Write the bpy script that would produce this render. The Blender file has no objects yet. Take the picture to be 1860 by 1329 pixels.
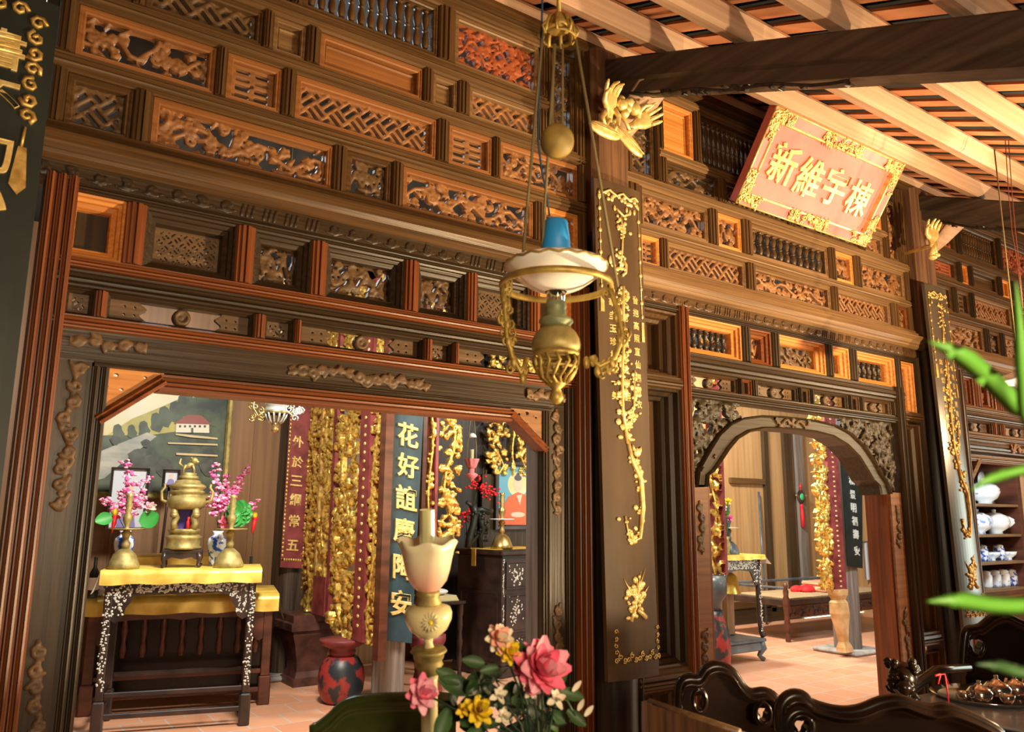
import bpy, math, random
import numpy as np
from mathutils import Vector, Matrix
C = bpy.context.scene.collection
SC = bpy.context.scene
PI = math.pi
rnd = random.Random(7)

# ------------------------------------------------------------------ camera, world, lights, exposure
YAW, PITCH, ROLL, FPX = math.radians(34.87), math.radians(10.58), math.radians(0.435), 1451.0
CAM = Vector((0, -3.0, 1.5))
cy, sy, cp, sp = math.cos(YAW), math.sin(YAW), math.cos(PITCH), math.sin(PITCH)
FWD = Vector((sy * cp, cy * cp, sp)); _r = Vector((cy, -sy, 0)); _u = _r.cross(FWD)
RGT = _r * math.cos(ROLL) + _u * math.sin(ROLL); UP = _u * math.cos(ROLL) - _r * math.sin(ROLL)
cd = bpy.data.cameras.new('camera'); cam = bpy.data.objects.new('camera', cd); C.objects.link(cam)
cam.matrix_world = Matrix(((RGT.x, UP.x, -FWD.x, CAM.x), (RGT.y, UP.y, -FWD.y, CAM.y), (RGT.z, UP.z, -FWD.z, CAM.z), (0, 0, 0, 1)))
cd.sensor_width = 36; cd.lens = FPX / 1860 * 36; cd.clip_start = 0.05
cd.dof.use_dof = True; cd.dof.focus_distance = 4.6; cd.dof.aperture_fstop = 4.0
SC.camera = cam
SC.view_settings.view_transform = 'Standard'; SC.view_settings.look = 'None'
SC.view_settings.gamma = 1; SC.view_settings.exposure = 0.55; SC.view_settings.use_curve_mapping = False
try:
    SC.cycles.use_denoising = True; SC.cycles.max_bounces = 6; SC.cycles.sample_clamp_indirect = 4
except Exception: pass
w = bpy.data.worlds.new('world'); SC.world = w; w.use_nodes = True
w.node_tree.nodes['Background'].inputs[0].default_value = (0.9, 0.8, 0.65, 1)
w.node_tree.nodes['Background'].inputs[1].default_value = 0.012

def lamp(name, kind, loc, power, col, size=0.1, target=None, spot=None, blend=.5, sy_=None):
    l = bpy.data.lights.new(name, kind); l.energy = power; l.color = col
    if kind == 'AREA':
        l.size = size
        if sy_: l.shape = 'RECTANGLE'; l.size_y = sy_
    else: l.shadow_soft_size = size
    if spot: l.spot_size = math.radians(spot); l.spot_blend = blend
    o = bpy.data.objects.new(name, l); C.objects.link(o); o.location = loc
    if target: o.rotation_euler = (Vector(target) - Vector(loc)).to_track_quat('-Z', 'Y').to_euler()
    return o
WARM = (1.0, 0.70, 0.38); WHITE = (1.0, 0.93, 0.80); COOL = (0.86, 0.95, 1.0)
lamp('light_front', 'SPOT', (4.6, -2.75, 1.65), 640, (1.0, 0.74, 0.42), 0.05, (4.1, 0, 3.55), 96, 1.0)
lamp('light_front_beam', 'SPOT', (4.9, -2.8, 2.0), 260, (1.0, 0.80, 0.52), 0.03, (4.62, -.92, 3.58), 15, .9)
lamp('light_front_right', 'POINT', (7.2, -1.9, 2.3), 120, WARM, 0.08)
lamp('light_front_left', 'SPOT', (3.3, -2.35, 0.95), 430, (1.0, 0.74, 0.42), 0.06, (0.9, 0, 2.75), 92, 1.0)
lamp('light_front_fill', 'AREA', (0.6, -3.9, 1.7), 44, (1.0, 0.78, 0.5), 0.8, (1.2, 0, 2.1))
lamp('light_added_sheen', 'AREA', (11.6, -2.6, 1.4), 70, (0.85, 1.0, 0.86), 2.0, (5.7, 0, 1.4))  # added area lamp, no door there; gives the right-hand board its daylight reflection
lamp('light_rear_left', 'AREA', (1.7, 1.3, 3.2), 115, WHITE, 0.5, (1.7, 4.2, 0.4))
lamp('light_rear_sky', 'AREA', (0.9, 2.4, 4.2), 40, COOL, 1.2, (0.9, 0, 2.6))
lamp('light_rear_centre', 'AREA', (5.0, 1.4, 3.2), 80, WHITE, 0.5, (4.0, 4.2, 0.6))
lamp('light_rear_right', 'AREA', (7.3, 3.4, 3.5), 190, WHITE, 0.4, (10.0, 4.8, 1.2))
lamp('light_rear_arch', 'AREA', (6.6, 1.6, 3.3), 30, WHITE, 0.4, (7.8, 2.8, 0.6))
lamp('light_far_bay', 'AREA', (7.9, 0.5, 2.4), 45, COOL, 0.4, (9.3, 1.6, 1.2))

def ray(px, py):
    return RGT * ((px - 930) / FPX) - UP * ((py - 664.5) / FPX) + FWD
def at(px, py, Y):                      # the point of the plane y = Y seen at a pixel of the photograph
    d = ray(px, py); return CAM + d * ((Y + 3.0) / d.y)
def at_x(px, py, X):
    d = ray(px, py); return CAM + d * (X / d.x)
def at_z(px, py, Z):
    d = ray(px, py); return CAM + d * ((Z - 1.5) / d.z)
def at_d(px, py, D): return CAM + ray(px, py) * D

# ------------------------------------------------------------------ materials
MATS = {}
def base_mat(name, col, rough=.5, metal=0., spec=.5, emit=None, es=0., trans=0., alpha=1.):
    m = bpy.data.materials.new(name); m.use_nodes = True
    b = m.node_tree.nodes['Principled BSDF']
    b.inputs['Base Color'].default_value = (*col, 1); b.inputs['Roughness'].default_value = rough
    b.inputs['Metallic'].default_value = metal; b.inputs['Specular IOR Level'].default_value = spec
    b.inputs['Transmission Weight'].default_value = trans; b.inputs['Alpha'].default_value = alpha
    if emit: b.inputs['Emission Color'].default_value = (*emit, 1); b.inputs['Emission Strength'].default_value = es
    MATS[name] = m; return m
def noise_mat(name, c1, c2, rough=.5, metal=0., scale=(4, 4, 4), detail=5, lo=.35, hi=.65, bump=.0, spec=.5, c3=None, trans=0.):
    m = base_mat(name, c1, rough, metal, spec, trans=trans); nt = m.node_tree; N = nt.nodes; L = nt.links
    b = N['Principled BSDF']
    tc = N.new('ShaderNodeTexCoord'); mp = N.new('ShaderNodeMapping'); mp.inputs['Scale'].default_value = scale
    nz = N.new('ShaderNodeTexNoise'); nz.inputs['Scale'].default_value = 1; nz.inputs['Detail'].default_value = detail
    cr = N.new('ShaderNodeValToRGB'); cr.color_ramp.elements[0].position = lo; cr.color_ramp.elements[1].position = hi
    cr.color_ramp.elements[0].color = (*c1, 1); cr.color_ramp.elements[1].color = (*c2, 1)
    if c3:
        e = cr.color_ramp.elements.new(min(.97, hi + .14)); e.color = (*c3, 1)
    L.new(tc.outputs['Object'], mp.inputs[0]); L.new(mp.outputs[0], nz.inputs['Vector'])
    L.new(nz.outputs['Fac'], cr.inputs[0]); L.new(cr.outputs[0], b.inputs['Base Color'])
    if bump:
        bp = N.new('ShaderNodeBump'); bp.inputs['Strength'].default_value = bump; bp.inputs['Distance'].default_value = .01
        L.new(nz.outputs['Fac'], bp.inputs['Height']); L.new(bp.outputs[0], b.inputs['Normal'])
    return m
def wood(name, c1, c2, axis='X', rough=.45, k=5, c3=None, bump=.25, spec=.5):
    s = {'X': (k * .30, k * 13, k * 13), 'Z': (k * 9, k * 9, k * .35), 'Y': (k * 9, k * .35, k * 9)}[axis]
    return noise_mat(name, c1, c2, rough, 0, s, 6, .32, .68, bump, spec, c3)
def mix(c, f): return tuple(x * f for x in c)
for ax in 'XZ':
    wood('wood_red_' + ax, (.125, .034, .009), (.26, .072, .017), ax, .38)
    wood('wood_brown_' + ax, (.056, .028, .009), (.125, .062, .022), ax, .38, c3=(.21, .12, .050), spec=.4)
    wood('wood_tan_' + ax, (.14, .072, .028), (.26, .145, .060), ax, .45, c3=(.40, .255, .13))
    wood('wood_dark_' + ax, (.026, .015, .007), (.055, .032, .014), ax, .38, c3=(.085, .055, .026), spec=.4)
    wood('wood_umber_' + ax, (.075, .038, .013), (.17, .088, .034), ax, .42, c3=(.30, .18, .085), spec=.4)
    wood('wood_sienna_' + ax, (.20, .075, .020), (.33, .130, .038), ax, .45, 4, bump=.15)
    wood('wood_orange_' + ax, (.52, .18, .035), (.78, .33, .08), ax, .5, bump=.1)
wood('wood_carve', (.19, .080, .026), (.34, .150, .050), 'X', .5, 3)
wood('wood_carve_dark', (.075, .040, .015), (.17, .088, .034), 'X', .5, 3)
wood('wood_carve_red', (.27, .058, .016), (.40, .095, .026), 'X', .6, 3)
wood('wood_black', (.006, .005, .004), (.028, .020, .014), 'Z', .35)
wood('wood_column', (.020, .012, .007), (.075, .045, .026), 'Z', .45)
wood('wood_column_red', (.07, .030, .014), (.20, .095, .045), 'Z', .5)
wood('wood_purlin', (.42, .25, .155), (.56, .36, .235), 'X', .6, 3)
wood('wood_beam', (.022, .014, .010), (.085, .055, .036), 'Y', .5, 3)
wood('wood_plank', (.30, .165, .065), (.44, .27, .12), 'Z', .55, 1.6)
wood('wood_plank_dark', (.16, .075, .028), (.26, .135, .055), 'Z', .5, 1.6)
wood('wood_olive', (.032, .022, .009), (.066, .044, .018), 'X', .42, c3=(.095, .068, .03), spec=.35)
wood('wood_grey', (.11, .09, .075), (.24, .20, .17), 'Z', .6)
noise_mat('tile_roof', (.40, .135, .05), (.58, .24, .10), .8, 0, (6, 2, 6), bump=.2)
noise_mat('tile_roof_dark', (.012, .013, .012), (.040, .042, .040), .85, 0, (5, 2, 5))
noise_mat('gold', (.72, .48, .13), (.96, .76, .34), .36, .45, (30, 30, 30))
noise_mat('gold_dull', (.40, .24, .06), (.78, .52, .16), .42, .6, (25, 25, 25))
noise_mat('gilt', (.30, .12, .025), (.92, .62, .14), .32, .7, (40, 40, 40), lo=.3, hi=.55)
noise_mat('brass', (.30, .20, .06), (.58, .43, .17), .35, .85, (12, 12, 12))
noise_mat('brass_old', (.25, .20, .07), (.46, .36, .13), .55, .55, (20, 20, 20), bump=.2)
noise_mat('verdigris', (.14, .17, .10), (.30, .31, .16), .55, .35, (18, 18, 18), bump=.2)
noise_mat('lacquer_red', (.58, .15, .135), (.68, .20, .18), .45, 0, (5, 5, 5))
noise_mat('lacquer_maroon', (.13, .018, .018), (.24, .045, .045), .5, 0, (9, 9, 9))
noise_mat('lacquer_black', (.007, .011, .009), (.015, .022, .018), .45, 0, (4, 4, 4))
noise_mat('lacquer_brown', (.060, .032, .013), (.110, .064, .028), .55, 0, (5, 5, 1), spec=.3)
noise_mat('lacquer_sheen', (.055, .045, .030), (.085, .070, .050), .3, 0, (5, 5, 1), spec=.9)
noise_mat('lacquer_blue', (.010, .030, .042), (.025, .062, .080), .4, 0, (6, 6, 3))
noise_mat('stone', (.22, .21, .19), (.40, .38, .35), .8, 0, (8, 8, 8), bump=.3)
base_mat('pearl', (.62, .64, .56), .25, .2); base_mat('dark_void', (.004, .003, .003), .8)
noise_mat('pearl_mix', (.06, .035, .03), (.75, .78, .70), .3, .1, (60, 60, 60), lo=.47, hi=.53)

# ------------------------------------------------------------------ mesh building
class MB:
    def __init__(s): s.v = []; s.f = []; s.m = []; s.sm = []; s.mats = []
    def mi(s, mat):
        if mat not in s.mats: s.mats.append(mat)
        return s.mats.index(mat)
    def add(s, vs, fs, mat, smooth=False):
        o = len(s.v); i = s.mi(mat); s.v.extend([tuple(p) for p in vs])
        for f in fs: s.f.append([o + a for a in f]); s.m.append(i); s.sm.append(smooth)
    def hexa(s, p, mat): s.add(p, [(0, 3, 2, 1), (4, 5, 6, 7), (0, 1, 5, 4), (1, 2, 6, 5), (2, 3, 7, 6), (3, 0, 4, 7)], mat)
    def box(s, x0, x1, y0, y1, z0, z1, mat, T=None):
        p = [Vector(q) for q in ((x0, y0, z0), (x1, y0, z0), (x1, y1, z0), (x0, y1, z0), (x0, y0, z1), (x1, y0, z1), (x1, y1, z1), (x0, y1, z1))]
        if T: p = [T @ q for q in p]
        s.hexa(p, mat)
    def bbox(s, x0, x1, y0, y1, z0, z1, mat, b=.01, T=None):      # box with chamfered edges
        X = (x0, x1); Y = (y0, y1); Z = (z0, z1); b = min(b, (x1 - x0) * .45, (y1 - y0) * .45, (z1 - z0) * .45)
        vs = []; idx = {}
        for i in (0, 1):
            for j in (0, 1):
                for k in (0, 1):
                    sx, sy2, sz = 1 - 2 * i, 1 - 2 * j, 1 - 2 * k
                    for a, d in (('x', (0, sy2 * b, sz * b)), ('y', (sx * b, 0, sz * b)), ('z', (sx * b, sy2 * b, 0))):
                        idx[i, j, k, a] = len(vs); vs.append(Vector((X[i] + d[0], Y[j] + d[1], Z[k] + d[2])))
        F = []
        for i in (0, 1):
            F.append([idx[i, j, k, 'x'] for j, k in ((0, 0), (1, 0), (1, 1), (0, 1))])
            F.append([idx[j, i, k, 'y'] for j, k in ((0, 0), (1, 0), (1, 1), (0, 1))])
            F.append([idx[j, k, i, 'z'] for j, k in ((0, 0), (1, 0), (1, 1), (0, 1))])
        for j in (0, 1):
            for k in (0, 1):
                F.append([idx[0, j, k, 'y'], idx[1, j, k, 'y'], idx[1, j, k, 'z'], idx[0, j, k, 'z']])
                F.append([idx[j, 0, k, 'x'], idx[j, 1, k, 'x'], idx[j, 1, k, 'z'], idx[j, 0, k, 'z']])
                F.append([idx[j, k, 0, 'x'], idx[j, k, 1, 'x'], idx[j, k, 1, 'y'], idx[j, k, 0, 'y']])
                for i in (0, 1): F.append([idx[i, j, k, 'x'], idx[i, j, k, 'y'], idx[i, j, k, 'z']])
        if T: vs = [T @ q for q in vs]
        s.add(vs, F, mat)
    def sweep(s, prof, fn0, fn1, mat, caps=True, smooth=False):  # open/closed 2-D profile carried from fn0(p) to fn1(p)
        n = len(prof); vs = [fn0(*p) for p in prof] + [fn1(*p) for p in prof]
        fs = [(i, i + 1, n + i + 1, n + i) for i in range(n - 1)]
        s.add(vs, fs, mat, smooth)
        if caps: s.add(vs[:n], [list(range(n))], mat); s.add(vs[n:], [list(range(n))], mat)
    def loft(s, loops, mat, smooth=False, close=True, cap0=False, cap1=False):
        n = len(loops[0]); vs = [p for l in loops for p in l]; fs = []
        for a in range(len(loops) - 1):
            for i in range(n if close else n - 1):
                j = (i + 1) % n; fs.append((a * n + i, a * n + j, (a + 1) * n + j, (a + 1) * n + i))
        if cap0: fs.append(list(range(n - 1, -1, -1)))
        if cap1: fs.append([(len(loops) - 1) * n + i for i in range(n)])
        s.add(vs, fs, mat, smooth)
    def lathe(s, prof, mat, o=(0, 0, 0), n=20, T=None, smooth=True, wave=None):
        o = Vector(o); L = []
        for r, z in prof:
            l = []
            for i in range(n):
                a = 2 * PI * i / n; rr = max(r, 1e-4)
                zz = z
                if wave: rr, zz = wave(rr, z, a)
                p = Vector((rr * math.cos(a), rr * math.sin(a), zz))
                l.append(o + (T @ p if T else p))
            L.append(l)
        s.loft(L, mat, smooth, True)
    def tube(s, pts, r, mat, n=7, smooth=True):
        pts = [Vector(p) for p in pts]; R = r if isinstance(r, (list, tuple)) else [r] * len(pts); L = []
        prev = None
        for i, p in enumerate(pts):
            t = (pts[min(i + 1, len(pts) - 1)] - pts[max(i - 1, 0)]).normalized()
            if prev is None:
                a = Vector((0, 0, 1)) if abs(t.z) < .9 else Vector((1, 0, 0)); u = t.cross(a).normalized()
            else:
                u = (prev - t * prev.dot(t)).normalized()
            prev = u; v = t.cross(u)
            L.append([p + (u * math.cos(2 * PI * k / n) + v * math.sin(2 * PI * k / n)) * R[i] for k in range(n)])
        s.loft(L, mat, smooth, True, True, True)
    def ell(s, c, r, mat, R=None, n=8, m=5):
        c = Vector(c); r = (r, r, r) if not isinstance(r, (tuple, list)) else r; L = []
        for j in range(m + 1):
            ph = PI * j / m - PI / 2; l = []
            for i in range(n):
                a = 2 * PI * i / n
                p = Vector((max(math.cos(ph), .02) * math.cos(a) * r[0], max(math.cos(ph), .02) * math.sin(a) * r[1], math.sin(ph) * r[2]))
                l.append(c + (R @ p if R else p))
            L.append(l)
        s.loft(L, mat, True, True, True, True)
    def prism(s, poly, fn, w0, w1, mat, mat_side=None):          # 2-D outline with thickness
        n = len(poly); a = [fn(p[0], p[1], w0) for p in poly]; b = [fn(p[0], p[1], w1) for p in poly]
        s.add(a, [list(range(n))], mat); s.add(b, [list(range(n))], mat)
        s.add(a + b, [(i, (i + 1) % n, n + (i + 1) % n, n + i) for i in range(n)], mat_side or mat)
    def rings(s, x0, x1, z0, z1, steps, mat, fn=None):           # moulded rectangular reveal: steps of (inset, y)
        fn = fn or (lambda x, y, z: Vector((x, y, z)))
        L = [[fn(x0 + i, y, z0 + i), fn(x1 - i, y, z0 + i), fn(x1 - i, y, z1 - i), fn(x0 + i, y, z1 - i)] for i, y in steps]
        s.loft(L, mat)
    def build(s, name, parent=None, loc=None):
        me = bpy.data.meshes.new(name); me.from_pydata(s.v, [], s.f)
        for k in s.mats: me.materials.append(MATS[k])
        me.polygons.foreach_set('material_index', s.m); me.polygons.foreach_set('use_smooth', s.sm)
        me.update()
        o = bpy.data.objects.new(name, me); C.objects.link(o)
        if loc: o.location = loc
        if parent: o.parent = parent
        return o
def tag(o, label, cat, group=None, kind=None):
    o['label'] = label; o['category'] = cat
    if group: o['group'] = group
    if kind: o['kind'] = kind
    return o
def thing(name, label, cat, loc=(0, 0, 0), rz=0, group=None):
    o = bpy.data.objects.new(name, None); C.objects.link(o); o.location = loc; o.rotation_euler = (0, 0, rz)
    o.empty_display_size = .1
    return tag(o, label, cat, group, 'thing')
def struct(mb, name, label=None, cat=None, loc=None):
    o = mb.build(name, None, loc); o['kind'] = 'structure'
    if label: o['label'] = label; o['category'] = cat or name.split('_')[0]
    return o

# ------------------------------------------------------------------ carving: pierced relief from a scalar field
def capsule(U, V, a, b, ra, rb):
    dx, dy = b[0] - a[0], b[1] - a[1]; L2 = dx * dx + dy * dy + 1e-12
    t = np.clip(((U - a[0]) * dx + (V - a[1]) * dy) / L2, 0, 1)
    return ra + (rb - ra) * t - np.hypot(U - a[0] - t * dx, V - a[1] - t * dy)
def strokes_field(U, V, strokes):
    F = np.full(U.shape, -1.); H = np.zeros(U.shape)
    for pts, rads, z, k in strokes:
        f = np.full(U.shape, -1.)
        for i in range(len(pts) - 1): f = np.maximum(f, capsule(U, V, pts[i], pts[i + 1], rads[i], rads[i + 1]))
        F = np.maximum(F, f); H = np.maximum(H, np.where(f > -.002, z + np.clip(f, 0, .02) * k, 0))
    return F, H
def curl(c, r, a0, turns, n=9):
    return [(c[0] + r * (1 - .8 * i / (n - 1)) * math.cos(a0 + turns * 2 * PI * i / (n - 1)), c[1] + r * (1 - .8 * i / (n - 1)) * math.sin(a0 + turns * 2 * PI * i / (n - 1))) for i in range(n)]
def floral(w, h, seed, dens=1., big=1.):
    R = random.Random(seed); S = []; m = .5 * h; long_ = w > h * .7
    st = [(w * i / 14, m + .24 * h * math.sin(i * 1.25 + seed)) for i in range(15)] if long_ else [(w * .5 + .25 * w * math.sin(i * 1.3 + seed), h * i / 14) for i in range(15)]
    S.append((st, [.008] * 15, .008, .9))
    n = int(w * h / .00125 * dens)
    for i in range(n):
        q = R.randrange(14); x, y = (R.uniform(0, w), R.uniform(0, h)); a = R.uniform(0, 2 * PI); l = R.uniform(.026, .052) * big; zz = R.uniform(.001, .012)
        if R.random() < .28:
            S.append((curl((x, y), R.uniform(.016, .026) * (.7 + .3 * big), a, R.choice((-1.15, 1.15)), 10), [.0065] * 9 + [.008], zz, .9))
        elif R.random() < .35:
            for k in range(5):                                  # rosette
                b = a + k * 1.257; S.append(([(x, y), (x + l * .28 * math.cos(b), y + l * .28 * math.sin(b)), (x + l * .48 * math.cos(b), y + l * .48 * math.sin(b))], [.003, .0075 * big, .003], zz, 1.0))
        else:
            b = R.uniform(-.5, .5); p1 = (x + l * .5 * math.cos(a), y + l * .5 * math.sin(a)); p2 = (x + l * math.cos(a + b), y + l * math.sin(a + b))
            S.append(([(x, y), p1, p2], [.003, R.uniform(.007, .011) * big, .001], zz, 1.0))
    return S
def pierced(mb, F, H, x0, x1, z0, z1, y, th, mat, fn=None, border=0.):
    nz, nx = F.shape; fn = fn or (lambda a, b, c: (a, b, c))
    if border:
        F = F.copy()
        F[:1, :] = F[-1:, :] = .01; F[:, :1] = F[:, -1:] = .01
    X = np.linspace(x0, x1, nx); Z = np.linspace(z0, z1, nz)
    V, Fc, W, WF = [], [], [], []; cache = {}
    def vid(key, p):
        k = cache.get(key)
        if k is None: k = len(V); cache[key] = k; V.append(fn(*p))
        return k
    Fl = F.tolist(); Hl = H.tolist(); Xl = X.tolist(); Zl = Z.tolist()
    for j in range(nz - 1):
        for i in range(nx - 1):
            cs = ((i, j), (i + 1, j), (i + 1, j + 1), (i, j + 1))
            fv = [Fl[b][a] for a, b in cs]
            if max(fv) <= 0: continue
            poly = []; cr = []
            for k in range(4):
                a, b = cs[k]; a2, b2 = cs[(k + 1) % 4]; f0, f1 = fv[k], fv[(k + 1) % 4]
                if f0 > 0: poly.append(vid((a, b), (Xl[a], y - Hl[b][a], Zl[b])))
                if (f0 > 0) != (f1 > 0):
                    t = f0 / (f0 - f1); t = min(max(t, .02), .98)
                    hx = Hl[b][a] if f0 > 0 else Hl[b2][a2]
                    p = (Xl[a] + t * (Xl[a2] - Xl[a]), y - hx * .6, Zl[b] + t * (Zl[b2] - Zl[b]))
                    poly.append(vid(((a, b), (a2, b2)) if (a, b) < (a2, b2) else ((a2, b2), (a, b)), p)); cr.append(p)
            if len(poly) > 2: Fc.append(poly)
            if len(cr) == 2:
                o = len(W); W.extend([fn(*cr[0]), fn(*cr[1]), fn(cr[1][0], y + th, cr[1][2]), fn(cr[0][0], y + th, cr[0][2])]); WF.append((o, o + 1, o + 2, o + 3))
    mb.add(V, Fc, mat, True); mb.add(W, WF, mat)
def grid(w, h, res): 
    nx = max(8, int(w / res)); nz = max(6, int(h / res))
    return np.meshgrid(np.linspace(0, w, nx), np.linspace(0, h, nz))
def fret_field(U, V, s, slot=.17, ln=.40):
    P = (U + V) / (s * 1.414); Q = (U - V) / (s * 1.414); i = np.floor(P); j = np.floor(Q)
    a = P - i - .5; b = Q - j - .5; par = ((i + j) % 2) == 0
    a, b = np.where(par, a, b), np.where(par, b, a)
    d1 = np.maximum(np.abs(a) - ln, np.abs(np.abs(b) - .24) - slot * .62)
    return d1 * s
def happy_field(U, V, w, h):
    F = np.full(U.shape, 1.)
    for r in range(4):
        for c in (0, 1):
            cx = w * (.27 + .46 * c); cz = h * (.14 + .24 * r)
            F = np.minimum(F, np.maximum(np.abs(U - cx) - w * .17, np.abs(V - cz) - h * .065 * (1 + .35 * math.sin(r * 2 + c))))
    F = np.minimum(F, np.hypot(U - w / 2, V - h / 2) - w * .05)
    return F
def medal_field(U, V, w, h):
    cx = w / 2; r = h * .46
    F = np.maximum(r - np.hypot(U - cx, V - h / 2), np.abs(U - cx) - w * .27 + .012 * np.cos(V / h * 2 * PI * 1.5))
    for (a, b) in ((.1, .3), (.1, .72), (.17, .3), (.17, .72), (.9, .3), (.9, .72), (.83, .3), (.83, .72)):
        F = np.minimum(F, np.hypot((U - w * a), (V - h * b)) - h * .085)
    D = np.hypot(U - cx, V - h / 2)
    H = np.where(D < r, .012 + .006 * np.cos(D / r * 9), .002)
    return F, H
SPINDLE = [(.35, 0), (.9, .02), (.9, .05), (.5, .07), (.75, .10), (1, .20), (.95, .30), (.55, .44), (.5, .48), (.85, .5), (.5, .52), (.55, .56), (.95, .70), (1, .80), (.75, .90), (.5, .93), (.9, .95), (.9, .98), (.35, 1)]

# ------------------------------------------------------------------ carved screens
def rail(mb, x0, x1, z0, z1, mat, y=0., d=.020):
    h = z1 - z0
    P = [(y + .09, z0), (y + .0, z0), (y - d * .5, z0 + .08 * h), (y - d * .5, z0 + .20 * h), (y - d * .2, z0 + .22 * h), (y - d * .9, z0 + .28 * h), (y - d, z0 + .40 * h), (y - d * .3, z0 + .44 * h), (y - d * .3, z0 + .48 * h), (y - d, z0 + .52 * h), (y - d * .9, z0 + .70 * h), (y - d * .5, z0 + .78 * h), (y - d * .5, z0 + .93 * h), (y, z1), (y + .09, z1)]
    mb.sweep(P, lambda a, b: (x0, a, b), lambda a, b: (x1, a, b), mat)
def stile(mb, x0, x1, z0, z1, mat, y=0., d=.022, grooves=1):
    h = (x1 - x0) / grooves; P = [(y + .09, x0)]
    for g in range(grooves):
        a = x0 + g * h
        P += [(y, a), (y - d * .5, a + .08 * h), (y - d * .5, a + .2 * h), (y - d * .9, a + .26 * h), (y - d, a + .41 * h), (y - d * .25, a + .45 * h), (y - d * .25, a + .49 * h), (y - d, a + .53 * h), (y - d * .9, a + .72 * h), (y - d * .5, a + .8 * h), (y - d * .5, a + .94 * h)]
    P += [(y, x1), (y + .09, x1)]
    mb.sweep(P, lambda a, b: (b, a, z0), lambda a, b: (b, a, z1), mat)
SEED = [3]
def panel(parent, x0, x1, z0, z1, kind, wm='brown', deep=False, nb=8, cm=None):
    SEED[0] += 1; mb = MB(); M1 = 'wood_%s_X' % wm
    if deep and z1 - z0 < .12:
        I = .011; yf = .040
        st = [(0, .09), (0, 0), (.003, .002), (.004, .010), (I, .018), (I, yf + .02)]
    elif deep:
        I = min(.042, (x1 - x0) * .24, (z1 - z0) * .24); yf = .085
        st = [(0, .09), (0, 0), (I * .18, .004), (I * .24, .016), (I * .5, .024), (I * .55, .036), (I * .92, .046), (I, .06), (I, yf + .02)]
    else:
        I = min(.027, (x1 - x0) * .16, (z1 - z0) * .16); yf = .040
        st = [(0, .09), (0, .010), (.003, .004), (I * .45, .003), (I * .5, .007), (I * .8, .006), (I, .012), (I, yf + .02)]
    mb.rings(x0, x1, z0, z1, st, M1)
    a0, a1, b0, b1 = x0 + I, x1 - I, z0 + I, z1 - I
    if kind in ('pl', 'dk'):
        mb.box(a0, a1, yf - .002, yf + .02, b0, b1, 'wood_dark_Z' if kind == 'dk' else M1)
        if kind == 'pl' and not deep: mb.rings(a0, a1, b0, b1, [(.0, yf - .002), (.012, yf - .010), (.018, yf - .003)], M1)
    p = mb.build('panel', parent)
    if kind in ('pl', 'dk'): return p
    w_, h_ = a1 - a0, b1 - b0
    cm = cm or ('wood_carve' if wm in ('orange', 'red', 'tan', 'sienna') else 'wood_carve_dark')
    if kind == 'ba':
        for i in range(nb):
            q = MB(); cx = a0 + (i + .5) * w_ / nb; r = min(.019, w_ / nb * .40)
            q.lathe([(r * a, b0 + b * h_) for a, b in SPINDLE], 'wood_brown_Z' if wm != 'orange' else 'wood_dark_Z', (cx, yf, 0), 8)
            q.build('baluster', p)
        return p
    q = MB(); U, V = grid(w_, h_, .0062)
    if kind == 'fl': F, H = strokes_field(U, V, floral(w_, h_, SEED[0], 1.15))
    elif kind == 'fb': F, H = strokes_field(U, V, floral(w_, h_, SEED[0], .8, 1.4))
    elif kind == 'fd': F, H = strokes_field(U, V, floral(w_, h_, SEED[0], 1.5, .8))
    elif kind == 'fr': F = fret_field(U, V, .075, .2, .42); H = np.clip(F, 0, .006) * 1.2 + .001
    elif kind == 'sw': F = fret_field(U + .02, V, .068, .2, .45); H = np.clip(F, 0, .006) * 1.2 + .001
    elif kind == 'hp': F = happy_field(U, V, w_, h_); H = np.full(U.shape, .004)
    elif kind == 'md': F, H = medal_field(U, V, w_, h_)
    elif kind == 'gr': F = fret_field(U, V, .03, .2, .36); H = np.full(U.shape, .002)
    if kind in ('fr', 'sw', 'hp', 'gr'):
        e = np.minimum(np.minimum(U, w_ - U), np.minimum(V, h_ - V)); F = np.maximum(F, .012 - e)
    if kind == 'md':
        D = np.abs(U - w_ / 2) < h_ * .6; q.mats = []
        for nm, msk in (('medallion', D), ('carving', ~D & (U < w_ / 2)), ('carving', ~D & (U > w_ / 2))):
            q = MB(); pierced(q, np.where(msk, F, -1.), H, a0, a1, b0, b1, yf, .018, cm); q.build(nm, p)
        return p
    pierced(q, F, H, a0, a1, b0, b1, yf, .018, cm, border=1)
    q.build('carving', p); return p
def relief(parent, name, x0, x1, z0, z1, y, mat, strokes, res=.006, th=.004, ground=True):
    w_, h_ = x1 - x0, z1 - z0; U, V = grid(w_, h_, res); F, H = strokes_field(U, V, strokes)
    q = MB(); pierced(q, F, H, x0, x1, z0, z1, y, th, mat); return q.build(name, parent)
def frame_cell(parent, x0, x1, z0, z1, xs, mat_m, mat_fill=None):      # mullions filling the gaps between the panels of a row
    for a, b in xs:
        mb = MB(); stile(mb, a, b, z0, z1, mat_m); mb.build('mullion', parent)
def rows(parent, data, X0, X1, mm):
    for z0, z1, plist in data:
        prev = X0
        for p in plist:
            if p[0] - prev > .008: frame_cell(parent, 0, 0, z0, z1, [(prev, p[0])], mm)
            panel(parent, p[0], p[1], z0, z1, p[2], *p[3:]); prev = p[1]
        if X1 - prev > .008: frame_cell(parent, 0, 0, z0, z1, [(prev, X1)], mm)
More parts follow.
